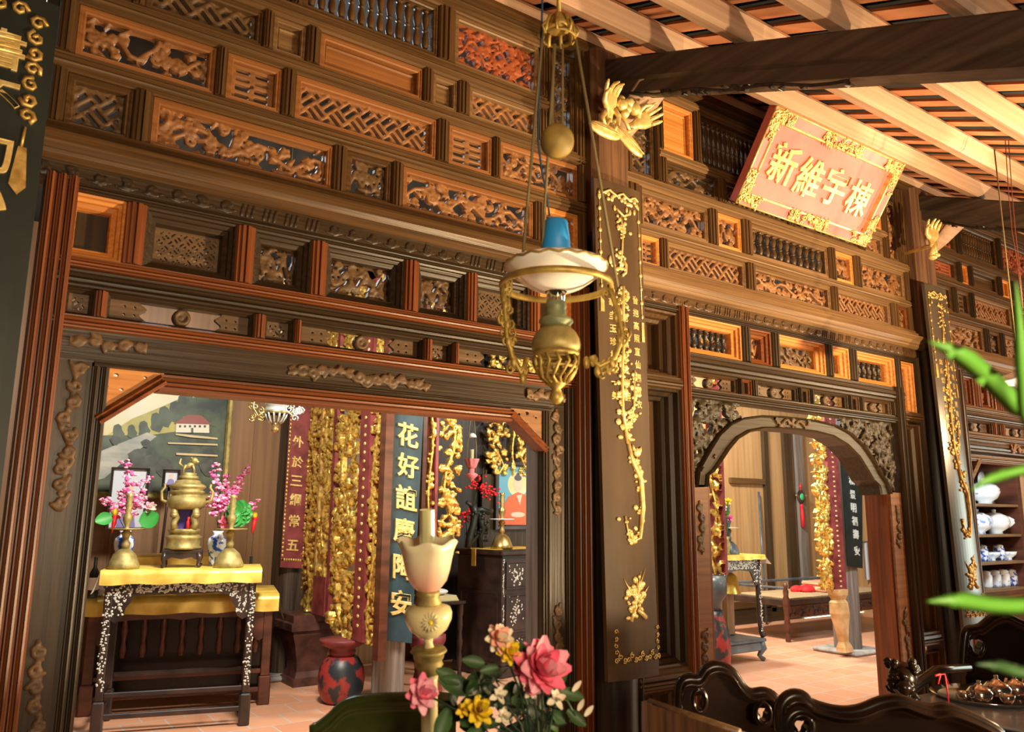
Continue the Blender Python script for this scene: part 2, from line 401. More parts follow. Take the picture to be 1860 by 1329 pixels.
def cornice(parent, x0, x1, zb, zt, mat, mat2, seed, fz0):
    mb = MB(); h = zt - zb
    P = [(.09, zt), (-.03, zt), (-.035, zt - .12 * h), (-.055, zt - .2 * h), (-.06, zt - .38 * h), (-.095, zt - .42 * h), (-.098, zt - .5 * h), (-.07, zt - .62 * h), (-.055, zt - .78 * h), (-.05, zt - .8 * h), (-.048, zt - .9 * h), (-.03, zb), (.09, zb)]
    mb.sweep(P, lambda a, b: (x0, a, b), lambda a, b: (x1, a, b), mat); mb.build('cornice', parent)
    mb = MB(); mb.box(x0, x1, -.014, .09, fz0, zb, mat2); f = mb.build('frieze', parent)
    S = []; n = int((x1 - x0) / .085); h = zb - fz0
    for i in range(n):
        c = ((i + .5) * (x1 - x0) / n, h * .5)
        if (i // 4) % 3 == 2:
            for k in range(3): S.append(([(c[0] - .03 + k * .02, h * .15), (c[0] - .022 + k * .02, h * .85)], [.005, .005], .002, .8))
        else:
            S.append((curl(c, h * .34, rnd.uniform(0, 6), rnd.choice((-1.2, 1.2))), [.007] * 9, .002, .9))
            S.append(([(c[0] - .04, h * .3), (c[0], h * .15), (c[0] + .04, h * .4)], [.003, .006, .003], .002, .8))
    relief(f, 'carving', x0, x1, fz0, zb, -.015, mat2, S)

# ---- left screen
def left_screen():
    t = thing('carved_screen', 'carved wooden screen around the rectangular doorway with clipped corners, behind the hanging lamp', 'screen', (0, 0, 0), 0, 'carved lattice screens between the columns')
    X0, X1 = .135, 2.55
    L = [
        (3.6, 3.87, [(.2, .48, 'pl'), (.53, .95, 'pl'), (1.0, 1.655, 'ba', 'brown', False, 13), (1.746, 2.249, 'fd', 'tan', False, 0, 'wood_carve_red')]),
        (3.357, 3.518, [(.2, .36, 'pl'), (.405, .845, 'fr', 'brown'), (.886, 1.026, 'pl', 'tan'), (1.087, 1.582, 'pl', 'sienna'), (1.634, 1.767, 'pl', 'tan'), (1.831, 2.24, 'fr', 'tan')]),
        (3.09, 3.29, [(.195, .675, 'fb', 'sienna'), (.716, .937, 'hp', 'sienna'), (.994, 1.662, 'sw', 'sienna'), (1.724, 1.968, 'hp', 'sienna'), (2.01, 2.5, 'fb', 'sienna')]),
        (2.815, 3.02, [(.185, .40, 'sw', 'brown'), (.465, 1.17, 'fb', 'sienna'), (1.232, 1.443, 'fb', 'brown'), (1.497, 2.215, 'fl', 'sienna'), (2.273, 2.5, 'fl', 'orange')]),
    ]
    rows(t, L[2:], X0, X1, 'wood_brown_Z'); rows(t, [L[0][:2] + (L[0][2],), L[1]], X0, 2.30, 'wood_brown_Z')
    panel(t, 2.33, 2.48, 3.36, 3.9, 'fl', 'brown'); frame_cell(t, 0, 0, 3.3, 3.95, [(2.48, 2.55), (2.285, 2.33)], 'wood_brown_Z')
    for z0, z1, m in ((3.02, 3.09, 'umber'), (3.29, 3.357, 'umber'), (3.518, 3.6, 'umber'), (3.87, 3.94, 'umber')):
        mb = MB(); rail(mb, X0, X1 if z0 < 3.5 else 2.3, z0, z1, 'wood_%s_X' % m); mb.build('rail', t)
    cornice(t, .10, 2.53, 2.677, 2.815, 'wood_brown_X', 'wood_dark_X', 1, 2.615)
    # transom rows
    T = [(2.362, 2.587, [(.222, .41, 'dk', 'orange', True), (.48, .80, 'gr', 'dark', True), (.871, 1.097, 'fl', 'dark', True), (1.166, 1.517, 'fl', 'dark', True), (1.588, 1.836, 'fl', 'dark', True), (1.890, 2.19, 'gr', 'dark', True), (2.25, 2.447, 'dk', 'orange', True)])]
    rows(t, T, .20, 2.47, 'wood_red_Z')
    S_ = [(2.157, 2.248, [(.254, .34, 'gr', 'dark', True), (.382, .888, 'md', 'dark', True), (.932, 1.045, 'gr', 'dark', True), (1.072, 1.622, 'md', 'dark', True), (1.662, 1.768, 'gr', 'dark', True), (1.798, 2.432, 'md', 'dark', True)])]
    rows(t, S_, .225, 2.462, 'wood_red_Z')
    for z0, z1, m in ((2.587, 2.62, 'dark'), (2.318, 2.362, 'red'), (2.248, 2.318, 'dark'), (2.108, 2.157, 'red')):
        mb = MB(); rail(mb, .19, 2.475, z0, z1, 'wood_%s_X' % m, 0, .026); mb.build('rail', t)
    # outer stiles from floor to cornice
    for a, b, m in ((.155, .256, 'wood_red_Z'), (2.455, 2.55, 'wood_red_Z')):
        mb = MB(); stile(mb, a, b, 0, 2.63 if a < 1 else 2.63, m, -.012, .03, 3); mb.build('stile', t)
    # frieze board over the opening and carved jambs
    mb = MB(); mb.box(.256, 2.437, .0, .09, 2.0, 2.108, 'wood_dark_X'); hb = mb.build('header', t)
    def scroll(w, h, seed, n=16):
        R = random.Random(seed); S = []
        for i in range(n):
            c = (w * (i + .5) / n, h * R.uniform(.3, .7)); S.append((curl(c, R.uniform(.016, .028), R.uniform(0, 6), R.choice((-1.2, 1.2))), [.007] * 9, R.uniform(.003, .009), .9))
            S.append(([(c[0] - .03, h * R.uniform(.2, .8)), (c[0], c[1]), (c[0] + .03, h * R.uniform(.2, .8))], [.002, .010, .002], .004, .9))
        return S
    relief(hb, 'carving', 1.03, 1.66, 2.008, 2.10, -.001, 'wood_carve_dark', scroll(.63, .092, 4))
    relief(hb, 'carving', 2.17, 2.42, 2.02, 2.10, -.001, 'wood_carve_dark', scroll(.25, .08, 5, 7))
    relief(hb, 'carving', .28, .52, 2.02, 2.10, -.001, 'wood_carve_dark', scroll(.24, .08, 6, 5))
    mb = MB(); rail(mb, .36, 2.31, 1.985, 2.005, 'wood_dark_X', -.01, .012); mb.build('rail', t)
    mb = MB(); rail(mb, .575, 2.095, 1.925, 1.985, 'wood_red_X', .01, .03); mb.build('rail', t)
    for a, b, sd in ((.256, .355, 11), (2.31, 2.40, 12)):
        mb = MB(); mb.box(a, b, .0, .09, 0, 2.0, 'wood_dark_Z'); jb = mb.build('jamb', t)
        def vs(sd, z0, z1):
            w_ = b - a; R = random.Random(sd); S = []; n = int((z1 - z0) / .055)
            for i in range(n):
                c = (w_ * R.uniform(.32, .68), .03 + i * .055); S.append((curl(c, .025, R.uniform(0, 6), R.choice((-1.2, 1.2))), [.007] * 9, R.uniform(.004, .010), .9))
                S.append(([(w_ * .5, c[1] - .03), (w_ * R.uniform(.2, .8), c[1] + .03)], [.004, .008], .004, .9))
            return S
        relief(jb, 'carving', a, b, 1.5, 2.0, -.001, 'wood_carve_dark', vs(sd, 1.5, 2.0)); relief(jb, 'carving', a, b, .6, 1.12, -.001, 'wood_carve_dark', vs(sd + 5, .6, 1.12))
    mb = MB(); stile(mb, .355, .41, 0, 1.985, 'wood_dark_Z', .0, .02, 2); mb.box(.39, .41, .03, .12, 0, 1.98, 'wood_dark_Z'); mb.build('jamb_moulding', t)
    mb = MB(); stile(mb, 2.265, 2.31, 0, 1.985, 'wood_dark_Z', .0, .02, 1); mb.box(2.262, 2.28, .03, .12, 0, 1.98, 'wood_grey'); mb.build('jamb_moulding', t)  # grey of this reveal paints in the bluish light on it
    mb = MB(); stile(mb, 2.40, 2.455, 0, 2.108, 'wood_dark_Z', .0, .022, 2); mb.build('jamb_moulding', t)
    # corner brackets
    for sx, x_in, tri, bar, om in ((1, 0, 0, ((.385, 1.805), (.582, 1.962)), 'wood_orange_X'), (-1, 0, 0, ((2.288, 1.805), (2.085, 1.962)), 'wood_carve')):
        xa, xb = (.365, .585) if sx > 0 else (2.085, 2.305)
        U, V = grid(xb - xa, .175, .006)
        uu = U if sx > 0 else (xb - xa) - U
        edge = V / .175 - uu / (xb - xa)
        F = edge * .08
        R = random.Random(21 + sx)
        for i in range(11):
            c = (R.uniform(.02, xb - xa - .02), R.uniform(.03, .16)); F = np.minimum(F, np.hypot((U - c[0]) * R.uniform(.7, 1.4), (V - c[1]) * R.uniform(.8, 1.6)) - R.uniform(.005, .009))
        F = np.maximum(F, np.where(edge > -.02, .008 - np.minimum(uu, .175 - V), -1))
        mb = MB(); pierced(mb, F, np.full(U.shape, .003), xa, xb, 1.81, 1.985, .004, .02, om); b_ = mb.build('corner_bracket', t)
        d = Vector((bar[1][0] - bar[0][0], 0, bar[1][1] - bar[0][1])); nn = Vector((-d.z, 0, d.x)).normalized() * sx
        mb = MB(); P = [(.06, 0), (-.02, 0), (-.03, .012), (-.012, .018), (-.022, .03), (-.005, .042), (.06, .042)]
        A = Vector((bar[0][0], 0, bar[0][1])); B = Vector((bar[1][0], 0, bar[1][1]))
        mb.sweep([(a, b2 - .021) for a, b2 in P], lambda a, b2: A + nn * b2 + Vector((0, a, 0)), lambda a, b2: B + nn * b2 + Vector((0, a, 0)), 'wood_red_X'); mb.build('moulding', b_)
    return t
left_screen()

# ---- right screen with the arch
def right_screen():
    t = thing('carved_screen', 'carved wooden screen with the arched doorway, under the red plaque', 'screen', (0, 0, 0), 0, 'carved lattice screens between the columns')
    X0, X1 = 2.82, 5.665
    rows(t, [(3.07, 3.285, [(2.952, 3.49, 'fb', 'tan'), (3.566, 3.786, 'fb', 'orange', False, 0, 'wood_carve'), (3.876, 4.67, 'ba', 'tan', False, 11), (4.745, 4.96, 'fl', 'orange', False, 0, 'wood_carve'), (5.045, 5.615, 'fd', 'tan')]),
             (2.842, 3.015, [(2.937, 3.082, 'hp', 'orange'), (3.14, 3.812, 'fr', 'tan'), (3.888, 4.676, 'fl', 'tan'), (4.745, 5.392, 'sw', 'tan'), (5.486, 5.615, 'fl', 'red')])], X0, X1, 'wood_brown_Z')
    rows(t, [(3.352, 3.50, [(3.152, 3.587, 'fl', 'brown'), (3.65, 4.25, 'sw', 'brown'), (4.32, 5.05, 'fl', 'brown'), (5.12, 5.365, 'fd', 'tan')]),
             (3.555, 3.87, [(3.128, 3.387, 'pl', 'orange'), (3.445, 4.10, 'ba', 'brown', False, 14), (4.16, 4.9, 'ba', 'brown', False, 15), (4.96, 5.05, 'fl', 'brown'), (5.12, 5.365, 'pl', 'orange')])], 3.09, 5.40, 'wood_brown_Z')
    panel(t, 2.87, 3.06, 3.352, 3.88, 'fb', 'brown'); panel(t, 5.42, 5.575, 3.352, 3.82, 'fd', 'brown', False, 0, 'wood_carve')
    frame_cell(t, 0, 0, 3.352, 3.93, [(3.06, 3.09), (5.575, 5.665), (2.82, 2.87), (5.40, 5.42)], 'wood_brown_Z')
    for a, b, z0, z1 in ((X0, X1, 3.015, 3.07), (X0, X1, 3.285, 3.352), (3.09, 5.4, 3.50, 3.555), (3.09, 5.4, 3.87, 3.93)):
        mb = MB(); rail(mb, a, b, z0, z1, 'wood_tan_X'); mb.build('rail', t)
    cornice(t, 2.80, 5.72, 2.70, 2.84, 'wood_tan_X', 'wood_brown_X', 2, 2.64)
    rows(t, [(2.40, 2.607, [(3.245, 3.737, 'ba', 'orange', True, 8), (3.812, 4.012, 'fl', 'red', True), (4.086, 4.562, 'fd', 'orange', True, 0, 'wood_carve_dark'), (4.637, 4.828, 'dk', 'orange', True), (4.913, 5.382, 'ba', 'orange', True, 6)])], 3.235, 5.45, 'wood_dark_Z')
    panel(t, 5.462, 5.632, 2.224, 2.60, 'dk', 'orange', True)
    rows(t, [(2.20, 2.288, [(3.268, 3.687, 'md', 'brown', True), (3.707, 3.81, 'dk', 'red', True), (3.855, 4.25, 'md', 'dark', True), (4.275, 4.37, 'dk', 'brown', True), (4.395, 4.78, 'md', 'dark', True), (4.81, 4.91, 'dk', 'brown', True), (4.946, 5.292, 'md', 'brown', True)])], 3.26, 5.33, 'wood_dark_Z')
    for z0, z1, m, a, b in ((2.607, 2.64, 'dark', 2.85, 5.66), (2.288, 2.40, 'dark', 3.25, 5.45), (2.145, 2.20, 'dark', 3.26, 5.38)):
        mb = MB(); rail(mb, a, b, z0, z1, 'wood_%s_X' % m, 0, .024); mb.build('rail', t)
    # narrow side panels with deep mouldings
    def tall(x0, x1, z0, z1, wm, deep=.14):
        mb = MB(); I = .05
        mb.rings(x0, x1, z0, z1, [(0, .05), (0, -.01), (I * .2, -.004), (I * .25, .03), (I * .6, .045), (I * .65, .075), (I, .085), (I, .145)], 'wood_%s_Z' % wm)
        mb.box(x0 + I, x1 - I, .14, .155, z0 + I, z1 - I, 'wood_tan_Z' if wm == 'dark' else 'wood_brown_Z'); mb.build('panel', t)
    tall(2.86, 3.19, 2.24, 2.60, 'brown'); tall(2.86, 3.19, .76, 2.17, 'dark'); tall(2.86, 3.19, .12, .66, 'brown')
    tall(5.42, 5.63, .72, 2.15, 'brown'); tall(5.42, 5.63, .12, .62, 'brown')
    for x0, x1 in ((2.83, 3.19), (5.40, 5.665)):
        for z0, z1 in ((2.17, 2.24), (.66, .76), (0, .12)):
            mb = MB(); rail(mb, x0, x1, z0, z1, 'wood_brown_X', -.01, .03); mb.build('rail', t)
    for a, b, z1, m, g in ((2.83, 2.86, 2.64, 'dark', 1), (3.19, 3.265, 2.64, 'red', 2), (5.33, 5.42, 2.40, 'dark', 2), (5.63, 5.68, 2.64, 'dark', 1)):
        mb = MB(); stile(mb, a, b, 0, z1, 'wood_%s_Z' % m, -.015, .025, g); mb.build('stile', t)
    # arch
    inner = [(3.388, 1.66), (3.40, 1.72), (3.45, 1.745), (3.51, 1.80), (3.58, 1.87), (3.66, 1.935), (3.76, 1.98), (3.90, 2.008), (4.07, 2.02), (4.25, 2.022), (4.42, 2.02), (4.58, 2.005), (4.72, 1.96), (4.84, 1.89), (4.92, 1.81), (4.98, 1.745), (5.05, 1.71), (5.06, 1.65)]
    outer = [(3.30, 1.655), (3.32, 1.75), (3.37, 1.81), (3.43, 1.88), (3.50, 1.955), (3.60, 2.02), (3.72, 2.065), (3.88, 2.09), (4.07, 2.10), (4.25, 2.102), (4.42, 2.10), (4.62, 2.085), (4.78, 2.045), (4.92, 1.97), (5.03, 1.875), (5.10, 1.79), (5.16, 1.735), (5.20, 1.66)]
    mb = MB(); n = len(inner)
    L = []
    for i in range(n):
        a, b = Vector((inner[i][0], 0, inner[i][1])), Vector((outer[i][0], 0, outer[i][1]))
        prof = [(0, .14), (0, -.012), (.08, -.022), (.16, -.010), (.20, .0), (.84, .0), (.88, -.012), (.95, -.022), (1, -.010), (1, .06)]
        L.append([a + (b - a) * q + Vector((0, y, 0)) for q, y in prof])
    mb.loft(L, 'wood_olive', False, False, True, True); ar = mb.build('arch', t)
    relief(ar, 'carving', 4.0, 4.34, 2.03, 2.10, -.002, 'wood_carve_dark', floral(.34, .07, 71, .9, .7))
    relief(ar, 'carving', 3.33, 3.50, 1.70, 1.88, -.002, 'wood_carve_dark', [s for s in floral(.17, .18, 73, .35, .6) if abs((s[0][0][1]) - s[0][0][0] * .95 - .0) < .03])
    # spandrels
    for xa, xb, sd in ((3.268, 3.72, 81), (4.70, 5.30, 82)):
        za, zb = 1.66, 2.145; U, V = grid(xb - xa, zb - za, .009)
        F, H = strokes_field(U, V, floral(xb - xa, zb - za, sd, 1.5, 1.15))
        ox = np.interp(U + xa, [p[0] for p in outer], [p[1] for p in outer], left=1.64, right=1.64)
        F = np.minimum(F, (V + za - ox + .006))
        bd = np.minimum(zb - za - V, (U if xa < 4 else xb - xa - U)); F = np.maximum(F, .016 - bd)
        mb = MB(); pierced(mb, F, H, xa, xb, za, zb, .02, .02, 'wood_olive'); mb.build('spandrel', t)
    # carved jambs
    for a, b, sd in ((3.275, 3.395, 31), (5.20, 5.325, 32)):
        mb = MB(); mb.box(a, b, .0, .10, 0, 1.67, 'wood_carve'); jb = mb.build('jamb', t)
        w_ = b - a
        for z0, z1 in ((1.30, 1.62), (.42, .95)):
            R = random.Random(sd + int(z0 * 10)); S = []
            for i in range(int((z1 - z0) / .055)):
                c = (w_ * R.uniform(.35, .65), .03 + i * .055); S.append((curl(c, .024, R.uniform(0, 6), R.choice((-1.2, 1.2))), [.007] * 9, R.uniform(.004, .010), .9)); S.append(([(w_ * .5, c[1] - .03), (w_ * R.uniform(.25, .75), c[1] + .03)], [.003, .007], .004, .9))
            relief(jb, 'carving', a, b, z0, z1, -.001, 'wood_carve_dark', S)
    mb = MB(); mb.box(5.185, 5.20, .02, .18, 0, 1.665, 'wood_red_Z'); mb.build('jamb_moulding', t)
    mb = MB(); mb.box(3.395, 3.41, .0, .30, 0, 1.665, 'wood_red_Z'); mb.build('jamb_moulding', t)
    return t
right_screen()

def far_screen():
    t = thing('carved_screen', 'carved wooden screen partly hidden past the second black column, china cabinet in its doorway', 'screen', (0, 0, 0), 0, 'carved lattice screens between the columns')
    X0, X1 = 5.97, 8.30
    rows(t, [(3.60, 3.87, [(6.02, 6.45, 'fd', 'brown', False, 0, 'wood_carve_red'), (6.52, 7.15, 'ba', 'brown', False, 14), (7.22, 7.9, 'fd', 'brown', False, 0, 'wood_carve_red')]),
             (3.357, 3.518, [(6.02, 6.42, 'hp', 'brown', False, 0, 'wood_carve_red'), (6.48, 6.60, 'pl', 'orange'), (6.66, 7.10, 'pl', 'brown'), (7.16, 7.32, 'pl', 'orange'), (7.4, 8.2, 'fr', 'brown')]),
             (3.09, 3.29, [(6.02, 6.30, 'fl', 'brown'), (6.36, 6.58, 'hp', 'brown'), (6.64, 7.3, 'sw', 'tan'), (7.38, 7.6, 'hp', 'tan'), (7.66, 8.2, 'fb', 'tan')]),
             (2.815, 3.02, [(6.06, 6.76, 'fb', 'tan'), (6.84, 7.04, 'fl', 'brown'), (7.10, 7.75, 'fl', 'tan'), (7.8, 8.0, 'fl', 'tan')])], X0, X1, 'wood_dark_Z')
    for z0, z1 in ((3.02, 3.09), (3.29, 3.357), (3.518, 3.6), (3.87, 3.94)):
        mb = MB(); rail(mb, X0, X1, z0, z1, 'wood_brown_X'); mb.build('rail', t)
    cornice(t, X0, 8.3, 2.677, 2.815, 'wood_tan_X', 'wood_brown_X', 3, 2.615)
    rows(t, [(2.362, 2.587, [(6.20, 6.50, 'gr', 'red', True), (6.60, 6.85, 'fl', 'red', True), (6.95, 7.3, 'fl', 'brown', True), (7.4, 7.62, 'fl', 'brown', True), (7.72, 8.02, 'gr', 'brown', True)]),
             (2.157, 2.248, [(6.22, 6.74, 'md', 'brown', True), (6.79, 6.88, 'gr', 'brown', True), (6.93, 7.43, 'md', 'brown', True), (7.48, 7.57, 'gr', 'brown', True), (7.62, 8.05, 'md', 'brown', True)])], 6.12, 8.15, 'wood_red_Z')
    for z0, z1, m in ((2.587, 2.62, 'dark'), (2.318, 2.362, 'tan'), (2.248, 2.318, 'brown'), (2.108, 2.157, 'tan'), (2.0, 2.108, 'brown'), (1.93, 1.985, 'tan')):
        mb = MB(); rail(mb, 6.10, 8.15, z0, z1, 'wood_%s_X' % m, 0, .024); mb.build('rail', t)
    relief(t, 'frieze', 6.95, 7.4, 2.02, 2.10, -.025, 'wood_carve', floral(.45, .08, 91, 1, .8))
    for a, b, m in ((5.99, 6.12, 'wood_red_Z'), (6.12, 6.30, 'wood_brown_Z'), (8.0, 8.3, 'wood_brown_Z')):
        mb = MB(); stile(mb, a, b, 0, 2.62, m, -.01, .03, 2); mb.build('stile', t)
    mb = MB()
    A, B = Vector((6.30, 0, 1.80)), Vector((6.46, 0, 1.95))
    mb.sweep([(.06, -.02), (-.02, -.02), (-.03, 0), (-.02, .02), (.06, .02)], lambda a, b: A + Vector((-.68 * b, a, .73 * b)), lambda a, b: B + Vector((-.68 * b, a, .73 * b)), 'wood_tan_X'); mb.build('corner_bracket', t)
    return t
far_screen()

# ------------------------------------------------------------------ columns, floor, roof, rear walls
def column(x, y, r, z1, mat, sq=False):
    mb = MB(); mb.lathe([(r * 1.0, 0), (r * 1.03, 1.2), (r, 2.6), (r * .94, z1)], mat, (x, y, 0), 24); return struct(mb, 'column')
column(-.03, 0, .13, 3.9, 'wood_black'); column(2.675, -.0, .125, 2.9, 'wood_black'); column(5.82, 0, .13, 2.7, 'wood_black'); column(8.5, 0, .13, 3.9, 'wood_black')
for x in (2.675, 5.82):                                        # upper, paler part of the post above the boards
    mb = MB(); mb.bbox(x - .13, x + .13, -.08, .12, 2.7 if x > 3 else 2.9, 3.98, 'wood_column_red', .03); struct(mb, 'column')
mb = MB(); mb.box(-4, 13, -4.5, 7, -.1, 0, 'stone')
def floor_mat():
    m = base_mat('floor_tile', (.6, .25, .12), .35); nt = m.node_tree; N = nt.nodes; L = nt.links; b = N['Principled BSDF']
    tc = N.new('ShaderNodeTexCoord'); br = N.new('ShaderNodeTexBrick'); br.offset = .5
    br.inputs['Scale'].default_value = 1; br.inputs['Brick Width'].default_value = .3; br.inputs['Row Height'].default_value = .3; br.inputs['Mortar Size'].default_value = .006
    br.inputs['Color1'].default_value = (.66, .30, .17, 1); br.inputs['Color2'].default_value = (.74, .38, .23, 1); br.inputs['Mortar'].default_value = (.55, .50, .45, 1)
    L.new(tc.outputs['Object'], br.inputs['Vector']); L.new(br.outputs['Color'], b.inputs['Base Color'])
floor_mat(); mb.mats[0] = 'floor_tile'; struct(mb, 'floor')

# roof over the front room: purlins along x, tile strips down the slope
SL = .40
def roof_z(y): return 3.95 + SL * y
cl = MB(); x = -2.5
while x < 11.5:
    for k in range(8):                                       # each strip is a run of lapped flat tiles
        ya, yb = .10 - k * .46, .10 - (k + 1) * .46 - .03
        za, zb = roof_z(ya) + .125, roof_z(yb) + .115
        cl.hexa([Vector(p) for p in ((x, ya, za), (x + .128, ya, za + .012), (x + .128, yb, zb + .012), (x, yb, zb), (x, ya, za + .015), (x + .128, ya, za + .027), (x + .128, yb, zb + .027), (x, yb, zb + .015))], 'tile_roof')
    x += .19
yb = -3.4
cl.hexa([Vector(p) for p in ((-3, .2, roof_z(.2) + .19), (12, .2, roof_z(.2) + .19), (12, yb, roof_z(yb) + .19), (-3, yb, roof_z(yb) + .19), (-3, .2, roof_z(.2) + .22), (12, .2, roof_z(.2) + .22), (12, yb, roof_z(yb) + .22), (-3, yb, roof_z(yb) + .22))], 'tile_roof_dark')
ceil = struct(cl, 'ceiling')
for y in (.02, -.45, -.92, -1.38, -1.84, -2.3, -2.8):
    mb = MB(); z = roof_z(y); T = Matrix.Translation((0, y, z)) @ Matrix.Rotation(math.atan(SL), 4, 'X')
    mb.bbox(-3, 12, -.055, .055, 0, .11, 'wood_purlin', .018, T); o = mb.build('purlin', ceil); o['kind'] = 'structure'
def principal(x, y0=-.05, y1=-3.2):                           # main rafter running down from a column
    mb = MB()
    for hw, t0, t1 in ((.075, -.02, -.205),):
        L = []
        for y in (y0, -1.0, -2.0, y1):
            z = roof_z(y) - .005 - .012 * max(0, -y - .2)
            L.append([Vector((x + a, y, z + b)) for a, b in ((-hw, t0), (-hw * .9, t0 + .01), (hw * .9, t0 + .01), (hw, t0), (hw, t1 * .62), (hw * .75, t1 * .7), (hw * .75, t1), (-hw * .75, t1), (-hw * .75, t1 * .7), (-hw, t1 * .62))])
        mb.loft(L, 'wood_beam', False, True, True, True)
    o = struct(mb, 'beam'); 
    q = MB(); S = floral(1.2, .035, int(x * 10), .8, .6)
    U, V = grid(1.2, .035, .008); F, H = strokes_field(U, V, S)
    def fn(a, b, c): y = -.25 - a; return (x - hw * .75 + b, y, roof_z(y) - .005 - .012 * max(0, -y - .2) - .24 + c)
    pierced(q, F, H, 0, 1.2, 0, .035, 0, .02, 'wood_black', fn); cv = q.build('carving', o)
    return o
principal(2.70); principal(5.84); principal(-.03)
def knee(x, mat='wood_purlin'):                               # pale curved beam end sticking out of the post under the rafter
    mb = MB(); cl_ = [(0, 3.545), (-.10, 3.55), (-.18, 3.575), (-.25, 3.625), (-.32, 3.67), (-.38, 3.66)]; L = []
    for i, (y, z) in enumerate(cl_):
        w_ = .10 - .012 * i * (i < 3) ; th = (.07, .06, .045, .035, .03, .022)[i]
        L.append([Vector((x - w_, y, z - th * .2)), Vector((x - w_ * .5, y, z - th)), Vector((x + w_ * .5, y, z - th)), Vector((x + w_, y, z - th * .2)), Vector((x + w_, y, z + th * .4)), Vector((x - w_, y, z + th * .4))])
    mb.loft(L, mat, True, True, True, True); return struct(mb, 'beam')
# rear room shell
mb = MB(); x = -1.2
while x < 13:
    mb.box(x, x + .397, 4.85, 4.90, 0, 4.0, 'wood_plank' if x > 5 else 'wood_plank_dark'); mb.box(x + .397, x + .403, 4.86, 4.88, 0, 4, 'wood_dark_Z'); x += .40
struct(mb, 'wall_back')
mb = MB(); mb.box(-1.6, -1.5, -4.5, 7, 0, 4.6, 'wood_dark_Z'); struct(mb, 'wall_left')
mb = MB(); mb.box(12.4, 12.5, -4.5, 7, 0, 4.6, 'wood_plank'); struct(mb, 'wall_right')
mb = MB(); mb.hexa([Vector(p) for p in ((-3, .1, 4.0), (12.5, .1, 4.0), (12.5, 2.6, 5.0), (-3, 2.6, 5.0), (-3, .1, 4.06), (12.5, .1, 4.06), (12.5, 2.6, 5.06), (-3, 2.6, 5.06))], 'tile_roof_dark')
mb.hexa([Vector(p) for p in ((-3, 2.6, 5.0), (12.5, 2.6, 5.0), (12.5, 5.2, 3.9), (-3, 5.2, 3.9), (-3, 2.6, 5.06), (12.5, 2.6, 5.06), (12.5, 5.2, 3.96), (-3, 5.2, 3.96))], 'tile_roof_dark')
o = struct(mb, 'ceiling_rear')
for k in range(40):
    xx = -2 + k * .35
mb = MB(); mb.box(-2, 12.5, -.05, .1, 3.94, 4.02, 'wood_brown_X'); struct(mb, 'beam')
# ------------------------------------------------------------------ lettering and gilt ornament
_GL = {}
def glyphs(txt, depth):
    key = (txt, depth)
    if key not in _GL:
        cu = bpy.data.curves.new('lettering', 'FONT'); cu.body = txt; cu.size = 1; cu.extrude = depth; cu.align_x = 'CENTER'; cu.align_y = 'CENTER'; cu.offset = .012; cu.bevel_depth = .012
        o = bpy.data.objects.new('lettering', cu); C.objects.link(o)
        dg = bpy.context.evaluated_depsgraph_get(); ev = o.evaluated_get(dg); m = ev.to_mesh()
        v = [tuple(x.co) for x in m.vertices]; f = [tuple(p.vertices) for p in m.polygons]; ev.to_mesh_clear()
        bpy.data.objects.remove(o); bpy.data.curves.remove(cu)
        if v:
            cx = (min(p[0] for p in v) + max(p[0] for p in v)) / 2; cz = (min(p[1] for p in v) + max(p[1] for p in v)) / 2
            s = 1 / max(max(p[1] for p in v) - min(p[1] for p in v), max(p[0] for p in v) - min(p[0] for p in v), .3)
            v = [((p[0] - cx) * s, (p[1] - cz) * s, p[2]) for p in v]
        _GL[key] = (v, f)
    return _GL[key]
def letter(mb, ch, fn, cx, cz, size, mat, depth=.05, squash=1.):
    v, f = glyphs(ch, depth); mb.add([fn(cx + p[0] * size * squash, cz + p[1] * size, p[2] * size) for p in v], f, mat)
def sprig(mb, fn, pts, mat, n, spread, r, R, stem=.006):          # gilt branch in relief: stem and clustered blossoms
    mb.tube([fn(a, b, .004) for a, b in pts], stem, mat, 5)
    for i in range(n):
        t = R.random() * (len(pts) - 1); k = min(int(t), len(pts) - 2); t -= k
        a = pts[k][0] + (pts[k + 1][0] - pts[k][0]) * t + R.gauss(0, spread); b = pts[k][1] + (pts[k + 1][1] - pts[k][1]) * t + R.gauss(0, spread)
        rr = r * R.uniform(.5, 1.2); mb.ell(fn(a, b, .003), (rr, .006, rr * R.uniform(.5, 1)), mat, None, 7, 4)

